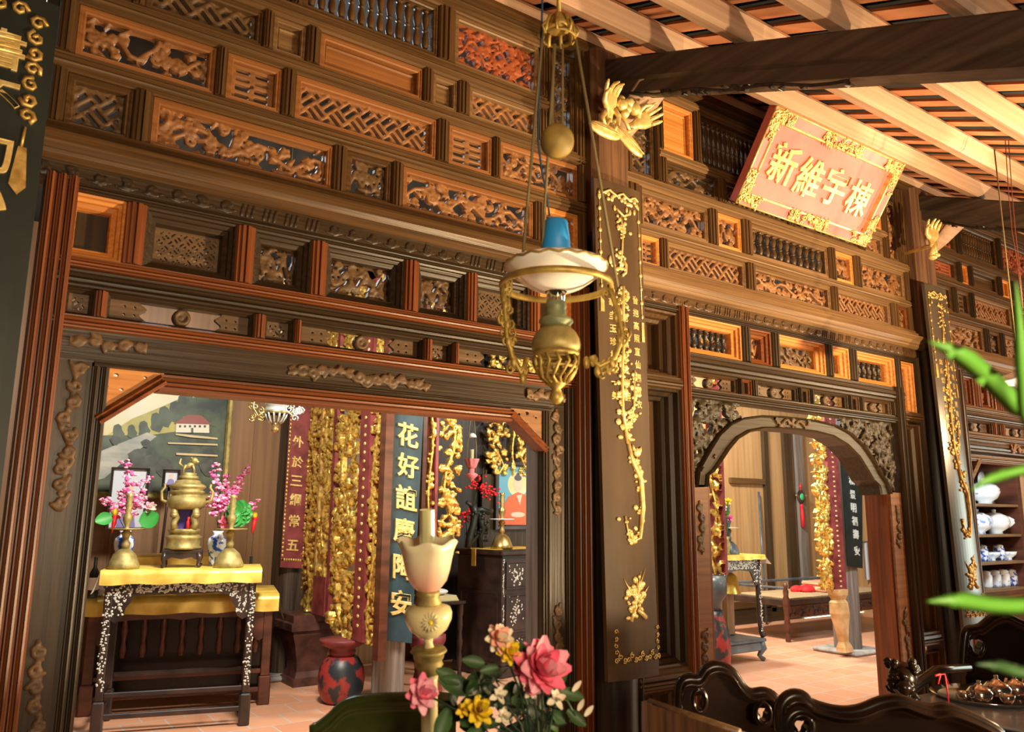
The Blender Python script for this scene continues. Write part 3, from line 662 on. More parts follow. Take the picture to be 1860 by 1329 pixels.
def board(label, x, z0, z1, wd, y0, y1, gold, deco, mat='lacquer_brown', group='couplet boards hung on the front columns'):
    """A gently bowed couplet board; (u, v, w) = across, up from the lower edge, out of the face."""
    h = z1 - z0; t = thing('couplet_board', label, 'couplet board', (x, y0, z0), 0, group)
    def fn(u, v, w_):
        k = u / (wd / 2); return Vector((u, (y1 - y0) * v / h + .014 * k * k - w_, v))
    mb = MB(); L = []
    for v in (0, h):
        l = [fn(wd * (i / 10 - .5), v, 0) for i in range(11)] + [fn(wd * (.5 - i / 10), v, -.022) for i in range(11)]; L.append(l)
    mb.loft(L, mat, False, True, True, True); mb.build('board', t)
    deco(t, fn, wd, h, gold); return t
def inlay_deco(tz, seed, cols, with_low=True):
    def deco(t, fn, wd, h, gold):
        R = random.Random(seed)
        mb = MB(); e = wd * .42                                    # garland and bead strings at the top, tassels
        mb.tube([fn(-e + 2 * e * i / 12, h - .06 - .012 * math.sin(i * 1.6), .003) for i in range(13)], .007, gold, 5)
        for i in range(26): mb.ell(fn(R.uniform(-e, e), h - .065 - R.uniform(0, .035), .003), (.013, .006, .011), gold, None, 7, 4)
        for i in range(4): mb.ell(fn(R.uniform(-e * .8, e * .8), h - .13 - R.uniform(0, .02), .003), (.010, .005, .016), gold, None, 7, 4)
        mb.build('garland', t)
        for sd in (-1, 1):
            mb = MB(); L = .50 if sd < 0 else .62; mb.tube([fn(sd * e, h - .07, .002), fn(sd * e, h - .07 - L, .002)], .003, gold, 5)
            for i in range(9): mb.ell(fn(sd * e, h - .10 - (L - .04) * i / 8, .003), (.012 if i % 2 else .008, .006, .012), gold, None, 7, 4)
            mb.prism([(sd * e - .009, h - .09 - L), (sd * e - .011, h - .19 - L), (sd * e + .011, h - .19 - L), (sd * e + .009, h - .09 - L)], fn, 0, .006, gold); mb.build('bead_string', t)
        mb = MB(); sprig(mb, fn, [(-.02, h - .46), (.0, h - .36), (.01, h - .25), (.0, h - .17)], gold, 34, .022, .016, R)
        mb.tube([fn(.0, h - .40, .003), fn(.025, h - .43, .003), fn(.02, h - .47, .003), fn(-.005, h - .49, .003)], .009, gold, 5)
        mb.tube([fn(-.03, h - .14, .003), fn(.02, h - .17, .003), fn(.06, h - .15, .003)], .008, gold, 5); mb.build('flower_basket', t)
        mb = MB(); mb.ell(fn(-.075, h - .42, .003), (.014, .006, .024), gold); mb.ell(fn(-.06, h - .445, .003), (.02, .006, .012), gold); mb.build('butterfly', t)
        for ci, col in enumerate(cols):
            for i, ch in enumerate(col):
                mb = MB(); letter(mb, ch, fn, wd * (.27 - ci * .25), h - (.60 if ci == 0 else .57) - i * .066, .042, gold, .03); mb.build('character', t)
        pts = [(-.03, tz + .22), (-.02, tz + .55), (.03, tz + .72), (.02, tz + .90), (-.03, tz + 1.02), (-.025, tz + 1.22), (.01, tz + 1.42), (.005, tz + 1.60)]
        DX = .022; f0 = fn; fn = lambda a, b, c: f0(a + DX, b, c)
        mb = MB(); mb.tube([fn(a, b, .004) for a, b in [(-.035, tz + .18), (.03, tz + .20), (.055, tz + .34), (.05, tz + .47), (-.005, tz + .56), (-.03, tz + .66)]], [.004, .010, .016, .016, .013, .010], gold, 6)
        sprig(mb, fn, [(-.03, tz + .64), (-.055, tz + .8), (-.05, tz + 1.0), (-.035, tz + 1.12), (-.03, tz + 1.3), (-.025, tz + 1.42)], gold, 100, .024, .018, R, .010)
        sprig(mb, fn, [(-.02, tz + .70), (.02, tz + .82), (.035, tz + 1.0)], gold, 46, .016, .015, R, .006)
        sprig(mb, fn, [(.05, tz + .30), (.055, tz + .5), (.0, tz + .56)], gold, 44, .018, .016, R, .008); sprig(mb, fn, [(-.06, tz + .30), (-.04, tz + .19), (.02, tz + .22)], gold, 30, .016, .014, R, .006)
        mb.build('blossom_tree', t)
        mb = MB(); mb.ell(fn(.03, tz + .60, .006), (.026, .010, .022), gold); mb.tube([fn(.01, tz + .61, .005), fn(.0, tz + .635, .005)], [.010, .006], gold, 6); mb.tube([fn(.045, tz + .605, .005), fn(.062, tz + .63, .004)], [.014, .003], gold, 5)
        mb.tube([fn(.03, tz + .585, .003), fn(.03, tz + .55, .003)], .003, gold, 4); mb.build('bird', t)
        if with_low:
            mb = MB(); sprig(mb, fn, [(-.03, .30), (.0, .36), (.0, .42)], gold, 52, .026, .019, R)
            for a, b, c in ((.0, .44, .06), (-.02, .40, -.08), (.02, .36, .08), (.0, .43, .03)):
                mb.tube([fn(0, .33, .003), fn(a + c * .4, (.33 + b) / 2 + .03, .003), fn(c, b + .04, .003)], [.006, .005, .001], gold, 4)
            mb.tube([fn(-.02, .31, .003), fn(-.045, .25, .003)], .010, gold, 5); mb.tube([fn(.0, .30, .003), fn(.05, .26, .003)], .012, gold, 5); mb.build('orchid_and_rock', t)
        mb = MB()
        for i in range(13):
            a = -e + 2 * e * i / 12; mb.tube([fn(p, q, .003) for p, q in curl((a, .085 + (.018 if i % 3 == 1 else 0)), .014, i * 2., 1.2, 8)], .0035, gold, 4)
        for sd in (-1, 1):
            for i in range(4): mb.tube([fn(p, q, .003) for p, q in curl((sd * e, .12 + i * .030), .012, i * 2., 1.1, 7)], .0032, gold, 4)
        mb.build('scroll_border', t)
    return deco
board('dark brown couplet board with gold inlaid tree and script, between the two doorways', 2.637, .78, 3.165, .315, -.215, -.16, 'gold', inlay_deco(.42, 5, ['音抱高照直仙福雪衣', '向金能官無文之常嘏', '昌華圭玉珍柏寶一美']))
board('gold inlaid couplet board reflecting greenish light, on the column right of the arched doorway', 5.755, .78, 3.165, .30, -.215, -.16, 'gold_dull', inlay_deco(.42, 9, ['春融和景開瑞堂福', '華天香玉林芝蘭德', '庭盛世承基業廣長']), 'lacquer_sheen')
def big_deco(chars, zs, size, gold, dx=0.):
    def deco(t, fn, wd, h, g):
        for ch, z in zip(chars, zs):
            mb = MB(); letter(mb, ch, fn, dx, z, size, gold, .05); mb.build('character', t)
        mb = MB(); R = random.Random(3)
        for i in range(7): mb.tube([fn(a, b, .003) for a, b in curl((wd * .33, h - .09 - .055 * i), .026, i * 1.9, 1.2, 9)], .008, 'gold_dull', 5)
        for i in range(5): mb.tube([fn(a, b, .003) for a, b in curl((wd * .33 - .055 * (i + 1), h - .06), .026, i * 1.9, 1.2, 9)], .008, 'gold_dull', 5)
        mb.tube([fn(wd * .33, h - .46, .003), fn(wd * .32, h - .53, .003)], .005, 'gold_dull', 4)
        mb.prism([(wd * .33 - .012, h - .53), (wd * .33 - .025, h - .66), (wd * .33, h - .69), (wd * .33 + .022, h - .66), (wd * .33 + .012, h - .53)], fn, 0, .006, 'gold_dull'); mb.build('border', t)
    return deco
board('blackish green couplet board with large raised gold characters, at the far left edge', -.035, .62, 3.165, .33, -.215, -.16, 'gold', big_deco('書不句小', (2.33, 2.16, 1.98, 1.83), .135, 'gold', .02), 'lacquer_black')

# ------------------------------------------------------------------ red plaque
def plaque():
    A = Vector((3.57, -.115, 3.315)); B = Vector((4.885, -.115, 3.315)); Ctop = Vector((3.575, -.42, 3.775))
    Wd = (B - A).length; ex = (B - A).normalized(); Hh = .56; ez = (Ctop - A).normalized(); ey = ex.cross(ez)  # ey points away from the viewer
    t = thing('plaque', 'red signboard with four gold characters in a carved gilt frame, leaning out under the roof', 'plaque', A)
    def fn(u, v, w_): return ex * u + ez * v + ey * w_
    mb = MB(); m = .075
    mb.prism([(m, m), (Wd - m, m), (Wd - m, Hh - m), (m, Hh - m)], fn, -.02, .004, 'lacquer_red'); mb.build('field', t)
    mb = MB(); st = [(0, -.025), (0, .030), (.006, .034), (m - .014, .026), (m - .012, .034), (m - .002, .034), (m, .0)]
    L = [[fn(i, i, w_), fn(Wd - i, i, w_), fn(Wd - i, Hh - i, w_), fn(i, Hh - i, w_)] for i, w_ in st]
    mb.loft(L[:4], 'lacquer_red'); mb.loft(L[3:], 'gold'); mb.build('frame', t)
    mb = MB()
    for a, b in ((0, .006),):
        for p, q in (((0, 0), (Wd, 0)), ((Wd, 0), (Wd, Hh)), ((Wd, Hh), (0, Hh)), ((0, Hh), (0, 0))):
            mb.tube([fn(p[0], p[1], .03), fn(q[0], q[1], .03)], .007, 'gold', 6)
    mb.build('gilt_edge', t)
    R = random.Random(12)
    def vine(cx, cz, wx, wz, n, nm='gilt_carving'):
        mb = MB()
        for i in range(n):
            c = (cx + R.uniform(-wx, wx), cz + R.uniform(-wz, wz)); mb.tube([fn(a, b, .036) for a, b in curl(c, R.uniform(.012, .022), R.uniform(0, 6), R.choice((-1.1, 1.1)), 8)], [.005] * 7 + [.002], 'gold', 5)
            a = R.uniform(0, 6); mb.tube([fn(c[0], c[1], .034), fn(c[0] + .02 * math.cos(a), c[1] + .02 * math.sin(a), .042), fn(c[0] + .035 * math.cos(a + .4), c[1] + .035 * math.sin(a + .4), .036)], [.003, .008, .002], 'gold', 5)
        mb.build(nm, t)
    for cx in (.10, Wd - .10):
        for cz in (.037, Hh - .037): vine(cx, cz, .09, .026, 20)
    for cz in (.037, Hh - .037): vine(Wd / 2, cz, .19, .026, 34)
    for cx in (.037, Wd - .037):
        for cz in (.13, .43): vine(cx, cz, .024, .07, 14)
    for i, ch in enumerate('新維宇棟'):
        mb = MB(); letter(mb, ch, fn, .265 + i * .262, Hh * .5 + (.012, -.005, .0, -.012)[i], .235, 'gold', .06, 1.); mb.build('character', t)
    mb = MB()
    for u in (.35, .95): mb.tube([fn(u, Hh - .02, -.03), Vector((u, .03, .60))], .006, 'wood_black', 6)
    mb.build('hanging_wire', t)
plaque()

# ------------------------------------------------------------------ gilded hand brackets on the posts
def hand(mb, o, T, s, mat, curled=(0, 1, 1, 0)):
    """Open palm with four unequal fingers and a thumb; local axes: x across, z towards the fingertips, -y out of the palm."""
    P = lambda x, y, z: o + T @ Vector((x * s, y * s, z * s))
    mb.loft([[P(a * wx, b * wy + oy, z) for a, b in ((-1, 0), (-.75, -.8), (0, -1), (.75, -.8), (1, 0), (.75, .8), (0, 1), (-.75, .8))] for z, wx, wy, oy in ((-.75, .20, .17, .05), (-.45, .20, .16, .03), (-.2, .27, .17, .02), (.1, .40, .16, 0), (.45, .43, .14, 0), (.62, .40, .11, -.02))], mat, True, True, True, True)
    for i, (x, L, c, sp) in enumerate(((-.33, .62, curled[0], -.22), (-.11, .72, curled[1], -.06), (.11, .68, curled[2], .08), (.32, .52, curled[3], .26))):
        k = .15 + .85 * c
        pts = [(x, -.02, .52), (x + sp * .35 * L, -.05 - .10 * k, .52 + .36 * L), (x + sp * .62 * L, -.12 - .42 * k * L, .52 + (.74 - .18 * k) * L), (x + sp * .8 * L, -.12 - .95 * k * L, .52 + (1.05 - .52 * k) * L)]
        mb.tube([P(*p) for p in pts], [.115 * s, .105 * s, .095 * s, .06 * s], mat, 7); mb.ell(P(*pts[-1]), .06 * s, mat, None, 6, 4)
    pts = [(-.24, -.02, -.05), (-.48, -.12, .18), (-.56, -.28, .46), (-.46, -.42, .66)]
    mb.tube([P(*p) for p in pts], [.15 * s, .13 * s, .105 * s, .065 * s], mat, 7); mb.ell(P(*pts[-1]), .065 * s, mat, None, 6, 4)
def hand_bracket(label, dx, full):
    def p(px, py): return at(px, py, -.26)
    base = Vector((2.70 + dx, -.20, 3.30)) if full else Vector((5.86, -.20, 3.25))
    t = thing('hand_bracket', label, 'bracket', base, 0, 'gilded hand brackets on the posts')
    q = (lambda px, py, o=0: p(px, py) + Vector((0, o, 0)) - base) if full else None
    if full:
        mb = MB(); e = lambda a: Matrix.Rotation(a, 3, 'Y')
        hand(mb, q(1108, 193), e(-.10) @ Matrix.Rotation(.25, 3, 'X') @ Matrix.Scale(1, 3), .105, 'gold', (.1, .75, .8, .15)); mb.build('hand', t)
        mb = MB(); hand(mb, q(1163, 222), e(.95) @ Matrix.Rotation(.1, 3, 'X'), .11, 'gold', (.25, .5, .45, .2)); mb.build('hand', t)
        mb = MB()
        mb.tube([q(1100, 232), q(1094, 213), q(1098, 204)], [.010, .013, .017], 'gold', 7); mb.tube([q(1093, 236), q(1100, 230), q(1108, 216)], .009, 'gold', 6)
        mb.tube([q(1112, 241), q(1122, 226), q(1124, 212), q(1115, 199)], [.012, .013, .014, .018], 'gold', 7); mb.tube([q(1144, 238), q(1137, 222), q(1127, 206)], [.009, .010, .013], 'gold', 7); mb.tube([q(1130, 243), q(1150, 236)], [.007, .012], 'gold', 6); mb.build('stem', t)
        for c, a, L in (((1098, 237), .08, .105), ((1141, 256), .55, .115)):
            mb = MB(); R_ = Matrix.Rotation(a, 3, 'Y'); mb.ell(q(*c), (L, .018, .038), 'gold', R_, 14, 8); mb.tube([q(*c) + R_ @ Vector((-L * .95, -.02, 0)), q(*c) + R_ @ Vector((L * .9, -.02, 0))], .004, 'gold', 5); mb.build('leaf', t)
        mb = MB()
        for c, r in (((1127, 192), .034), ((1141, 189), .030), ((1150, 199), .036), ((1138, 199), .024), ((1133, 207), .026)): mb.ell(q(*c, -.01), (r, r * .8, r), 'gold')
        for a, b in (((1130, 185), (1128, 172)), ((1148, 192), (1160, 184))): mb.tube([q(*a), q((a[0] + b[0]) / 2, (a[1] + b[1]) / 2), q(*b)], [.012, .020, .003], 'gold', 6)
        mb.build('flower', t)
        mb = MB(); mb.tube([q(1125, 215, .03), q(1130, 215, .20)], .014, 'gold', 7); mb.build('pin', t)
    else:
        P = lambda px, py, o=0.: at(px, py, -.30) + Vector((0, o, 0)) - base
        mb = MB(); hand(mb, P(1694, 432), Matrix.Rotation(.1, 3, 'Y') @ Matrix.Rotation(-.5, 3, 'Z'), .11, 'gold', (.3, .6, .5, .2)); mb.build('hand', t)
        mb = MB(); mb.tube([P(1692, 466), P(1694, 452), P(1697, 438)], [.02, .016, .024], 'gold', 7); mb.tube([P(1700, 462), P(1700, 440)], .012, 'gold', 6); mb.build('stem', t)
        mb = MB(); mb.ell(P(1694, 467), (.035, .03, .02), 'gold', None, 10, 6); mb.ell(P(1702, 463), (.03, .02, .016), 'gold', None, 10, 6); mb.build('leaf', t)
        mb = MB(); mb.tube([P(1696, 445, .02), P(1700, 445, .22)], .014, 'gold', 7); mb.build('pin', t)
hand_bracket('gilded bracket of two open hands with lotus leaves, left of the red plaque', 0, True)
hand_bracket('gilded hand bracket seen edge-on, on the post right of the red plaque', 0, False)
knee(2.74); knee(5.90)

# ------------------------------------------------------------------ hanging oil lamp
noise_mat('lamp_brass', (.30, .19, .04), (.52, .37, .09), .5, .5, (25, 25, 25), bump=.2)
base_mat('pot_blue', (.02, .28, .70), .5); base_mat('milk_glass', (.88, .86, .78), .12, 0, .8); base_mat('ball_gourd', (.30, .19, .04), .5)
noise_mat('gourd', (.10, .075, .03), (.36, .24, .05), .6, 0, (9, 9, 14), bump=.3)
m = base_mat('glass', (.92, .97, .90), .05, trans=1.); base_mat('glass_old', (.75, .75, .45), .3, trans=.5); base_mat('rope', (.20, .15, .06), .8); base_mat('cord_blue', (.02, .06, .12), .6)
def hanging_lamp():
    o = Vector((1.305, -1.335, 2.12)); k = 2.2 / 1451 * 1.0
    t = thing('hanging_oil_lamp', 'hanging brass oil lamp with white glass shade and blue pot cap', 'lamp', o)
    zz = lambda py: (512 - py) * k * 1.04
    mb = MB(); mb.lathe([(.0, zz(393)), (.028, zz(393)), (.033, zz(396)), (.043, zz(452)), (.040, zz(453)), (.030, zz(398))], 'pot_blue'); mb.build('smoke_cap', t)
    mb = MB(); mb.lathe([(.030, zz(452)), (.06, zz(456)), (.110, zz(466)), (.138, zz(474)), (.142, zz(478)), (.137, zz(484)), (.118, zz(494)), (.098, zz(504)), (.075, zz(514)), (.050, zz(521)), (.030, zz(524))], 'milk_glass', n=36); sh = mb.build('glass_shade', t)
    mb = MB(); mb.tube([Vector((.141 * math.cos(a), .141 * math.sin(a), zz(478) + .003 * math.sin(a * 18))) for a in [i * 2 * PI / 72 for i in range(73)]], .0035, 'lamp_brass', 5); mb.build('crimped_rim', sh)
    mb = MB(); mb.lathe([(.146, -.008), (.154, -.009), (.157, 0), (.154, .009), (.146, .008), (.146, -.008)], 'lamp_brass', n=48); mb.build('ring', t)
    mb = MB(); mb.lathe([(.026, zz(522)), (.026, zz(543)), (.024, zz(544))], 'glass', n=20); mb.build('chimney', t)
    mb = MB(); mb.lathe([(.0, zz(541)), (.027, zz(542)), (.029, zz(552)), (.026, zz(556)), (.028, zz(560)), (.026, zz(566)), (.036, zz(570)), (.046, zz(574)), (.047, zz(578)), (.038, zz(584)), (.036, zz(588)), (.0, zz(588))], 'verdigris'); mb.build('burner', t)
    mb = MB(); mb.lathe([(.0, zz(585)), (.040, zz(587)), (.054, zz(596)), (.064, zz(608)), (.067, zz(618)), (.066, zz(626)), (.058, zz(632)), (0, zz(632))], 'brass_old', n=24); mb.build('oil_font', t)
    mb = MB(); mb.lathe([(.058, zz(630)), (.064, zz(632)), (.064, zz(637)), (.060, zz(639))], 'lamp_brass', n=24)
    for i in range(14):
        a = 2 * PI * i / 14; f = lambda r, py, da=0.: Vector((r * math.cos(a + da), r * math.sin(a + da), zz(py)))
        mb.tube([f(.061, 638), f(.060, 650, .18), f(.052, 664), f(.040, 676, -.2), f(.026, 684)], .0045, 'lamp_brass', 5)
    mb.lathe([(.056, zz(655)), (.058, zz(657)), (.054, zz(660))], 'lamp_brass'); mb.lathe([(.0, zz(680)), (.030, zz(682)), (.024, zz(688)), (.012, zz(694)), (.016, zz(702)), (.020, zz(710)), (.012, zz(718)), (.0, zz(721))], 'lamp_brass'); mb.build('openwork_basket', t)
    vd = (RGT.x, RGT.y)
    for sgn in (-1, 1):                                         # ornate cast arms from ring to basket
        u = Vector((vd[0], vd[1], 0)).normalized() * sgn; mb = MB()
        F = lambda r, py: u * (r * k) + Vector((0, 0, zz(py)))
        if sgn < 0: path = [(98, 508), (94, 540), (90, 575), (88, 605), (78, 640), (62, 668), (52, 640)]
        else: path = [(98, 516), (112, 560), (118, 600), (104, 640), (78, 655), (58, 640)]
        mb.tube([F(*q) for q in path], .008, 'lamp_brass', 6)
        R = random.Random(5 + sgn)
        for i in range(26):
            tq = R.random() * (len(path) - 1.01); j = int(tq); c = (path[j][0] + (path[j + 1][0] - path[j][0]) * (tq - j), path[j][1] + (path[j + 1][1] - path[j][1]) * (tq - j))
            mb.tube([F(c[0] + dx / k * .001, c[1] + dz) for dx, dz in curl((R.uniform(-18, 12), R.uniform(-8, 16)), R.uniform(8, 13), R.uniform(0, 6), 1.1, 8)], .0042, 'lamp_brass', 5)
        for i in range(5):
            c = path[min(i + 1, len(path) - 1)]; mb.ell(F(c[0] - 4, c[1] + 8), (.012, .008, .018), 'lamp_brass', None, 7, 5)
        mb.build('scroll_arm', t)
    b = at_d(1012, 257, 2.2) - o; b = Vector((b.x * 1.0, b.y, b.z))
    mb = MB(); mb.ell((b.x, b.y, b.z), (.047, .047, .049), 'gourd', None, 20, 14); mb.build('counterweight', t)
    P = lambda px, py, d=2.2: at_d(px, py, d) - o
    mb = MB(); top = P(1015, 52)
    for i in range(8):
        a = 2 * PI * i / 8; R_ = Vector((math.cos(a), math.sin(a), 0)); mb.tube([top + R_ * .046 + Vector((0, 0, -.03)), top + R_ * .042, top + R_ * .030 + Vector((0, 0, .03)), top + Vector((0, 0, .045))], .005, 'lamp_brass', 5)
        mb.tube([top + R_ * .046 + Vector((0, 0, -.03)), top + R_ * .056 + Vector((0, 0, -.012)), top + R_ * .046 + Vector((0, 0, .004))], .004, 'lamp_brass', 5)
    mb.lathe([(.044, -.032), (.048, -.028), (.044, -.022), (.044, -.032)], 'lamp_brass', top); mb.lathe([(.0, .05), (.012, .045), (.03, .02), (.034, .0), (.030, -.004), (.0, .0)], 'lamp_brass', top); mb.tube([top + Vector((0, 0, .05)), Vector((top.x, top.y, roof_z(o.y) + .0 - o.z))], .006, 'lamp_brass', 6); mb.build('canopy', t)
    for a, b2 in (((946, 508), (985, 70)), ((1122, 520), (1046, 72)), ((985, 450), (1008, 80))):
        mb = MB(); A, B = P(*a), P(*b2); mb.tube([A, A.lerp(B, .5), B], .0042, 'rope', 6); mb.build('chain', t)
    mb = MB(); mb.tube([P(1003, 232), P(1005, 150), P(1006, 80)], .003, 'rope', 5); mb.build('chain', t); mb = MB(); mb.tube([P(1022, 232), P(1022, 150), P(1022, 80)], .003, 'rope', 5); mb.build('chain', t)
    mb = MB(); mb.tube([P(998, 392), P(994, 360), P(984, 310), (P(977, 255)), P(980, 150), P(985, 10), Vector((P(985, 10).x, P(985, 10).y, roof_z(-1.4) - o.z))], .003, 'cord_blue', 5); mb.build('cord', t)
hanging_lamp()

# ------------------------------------------------------------------ table lamp and flowers in the foreground, on a table mostly below the frame
noise_mat('chair_wood', (.004, .0025, .002), (.016, .007, .004), .24, 0, (6, 6, 6), spec=.32)
noise_mat('chair_shine', (.020, .030, .008), (.09, .13, .03), .25, 0, (5, 5, 5))  # green patches are reflections painted into the wood colour
def tulip_mat():
    m = base_mat('tulip_glass', (.75, .62, .42), .3); nt = m.node_tree; N = nt.nodes; L = nt.links; b = N['Principled BSDF']
    tc = N.new('ShaderNodeTexCoord'); sx = N.new('ShaderNodeSeparateXYZ'); cr = N.new('ShaderNodeValToRGB')
    L.new(tc.outputs['Generated'], sx.inputs[0]); L.new(sx.outputs['Z'], cr.inputs[0]); L.new(cr.outputs[0], b.inputs['Base Color'])
    cr.color_ramp.elements[0].color = (.80, .40, .30, 1); cr.color_ramp.elements[0].position = .05; cr.color_ramp.elements[1].color = (.82, .74, .50, 1); cr.color_ramp.elements[1].position = .55
    b.inputs['Subsurface Weight'].default_value = .15
tulip_mat(); base_mat('font_glass', (.78, .68, .36), .25); base_mat('cream', (.72, .64, .36), .4)
base_mat('petal_pink', (.90, .20, .32), .6); base_mat('petal_light', (.92, .46, .56), .6); base_mat('petal_yellow', (.90, .66, .03), .6); base_mat('petal_white', (.85, .78, .60), .6); base_mat('petal_peach', (.90, .50, .38), .6)
noise_mat('leaf_green', (.020, .060, .015), (.06, .15, .04), .5, 0, (10, 10, 10)); base_mat('leaf_dark', (.012, .030, .010), .6); base_mat('leaf_bright', (.10, .30, .03), .45)
base_mat('blossom_magenta', (.72, .13, .38), .6); base_mat('lotus_leaf', (.04, .30, .05), .5); base_mat('red_flower', (.75, .02, .03), .5)
def table_lamp():
    D = 2.0; k = D / 1451; o = at_d(786, 1329, D); o.z = .76
    t = thing('oil_lamp', 'glass oil lamp with frosted tulip shade and painted daisy, in front of the left doorway', 'lamp', o, 0)
    top = at_d(776, 936, D); ax = (top - o); H = ax.length; T = ax.to_track_quat('Z', 'Y').to_matrix()
    z = lambda py: (1329 - py) * k * 1.02 + (at_d(786, 1329, D).z - .76)
    def L(nm, prof, mat, n=24, par=None, **kw):
        mb = MB(); mb.lathe([(r * k, z(py)) for r, py in prof], mat, (0, 0, 0), n, T, **kw); return mb.build(nm, par or t)
    L('glass_chimney', [(14, 935), (14, 990), (13, 1010)], 'glass_old')
    L('tulip_shade', [(52, 988), (54, 990), (48, 1004), (44, 1022), (40, 1042), (34, 1060), (25, 1071), (20, 1076)], 'tulip_glass', 48, wave=lambda r, zz, a: (r * (1 + .04 * math.cos(a * 6) * max(0, (zz - z(1030)) / (z(990) - z(1030)))), zz + .005 * math.cos(a * 6 + 1.4) * max(0, (zz - z(1030)) / (z(990) - z(1030)))))
    L('burner', [(0, 1074), (20, 1075), (22, 1084), (19, 1088), (24, 1098), (20, 1104), (0, 1104)], 'brass_old')
    f = L('glass_font', [(0, 1100), (24, 1102), (40, 1108), (43, 1116), (42, 1128), (34, 1144), (20, 1156), (9, 1160), (0, 1160)], 'font_glass')
    mb = MB()
    cdir = (CAM - o); cdir.z = 0; cdir.normalize(); s2 = Vector((-cdir.y, cdir.x, 0))
    c = T @ Vector((0, 0, z(1128))) + cdir * .060 - s2 * -.006
    for i in range(14):
        a = 2 * PI * i / 14; d = s2 * math.cos(a) + Vector((0, 0, 1)) * math.sin(a); mb.tube([c + d * .006, c + d * .016, c + d * .024 - cdir * .003], [.002, .0035, .001], 'cream', 5)
    mb.ell(c, (.006, .006, .006), 'petal_yellow'); mb.build('painted_daisy', f)
    L('stem', [(0, 1158), (9, 1159), (7, 1168), (10, 1176), (0, 1178)], 'font_glass')
    L('capital', [(0, 1176), (30, 1178), (33, 1183), (28, 1187), (27, 1194), (23, 1200), (26, 1206), (20, 1214), (18, 1222), (0, 1224)], 'brass_old')
    L('column', [(0, 1222), (17, 1223), (15, 1235), (15, 1420), (17, 1440), (0, 1441)], 'cream')
    mb = MB(); mb.lathe([(0, .0), (.07, .0), (.072, .012), (.05, .024), (.03, .04), (0, .041)], 'brass_old'); mb.build('foot', t)
table_lamp()
def petal(mb, c, d, up, L, w_, mat, cup=.3, n=5):
    d = d.normalized(); s = d.cross(up).normalized(); nn = s.cross(d); rows_ = []
    for i in range(n + 1):
        q = i / n; ww = w_ * math.sin(PI * (.12 + .80 * q)) ; p = c + d * (L * q) + nn * (L * cup * q * q)
        rows_.append([p - s * ww + nn * ww * .35, p - s * ww * .5, p, p + s * ww * .5, p + s * ww + nn * ww * .35])
    vs = [x for r in rows_ for x in r]; fs = [(a * 5 + b, a * 5 + b + 1, a * 5 + b + 6, a * 5 + b + 5) for a in range(n) for b in range(4)]
    back = [x - nn * .0012 for x in vs]; N = len(vs)
    mb.add(vs + back, fs + [tuple(N + a for a in reversed(f)) for f in fs], mat, True)
def bloom(mb, c, r, mat, R, n=26, mat2=None):
    v = (CAM - c).normalized()
    for i in range(n):
        q = (i + .5) / n; th = math.acos(1 - 1.75 * q); ph = i * 2.399
        a = v.orthogonal().normalized(); b = v.cross(a); d = (v * math.cos(th) + (a * math.cos(ph) + b * math.sin(ph)) * math.sin(th))
        petal(mb, c - v * r * .2, d + Vector((R.uniform(-.15, .15), R.uniform(-.15, .15), R.uniform(-.1, .1))), v + Vector((.01, .02, .03)), r * R.uniform(.85, 1.15), r * .34, mat2 if (mat2 and i % 3 == 0) else mat, .25)
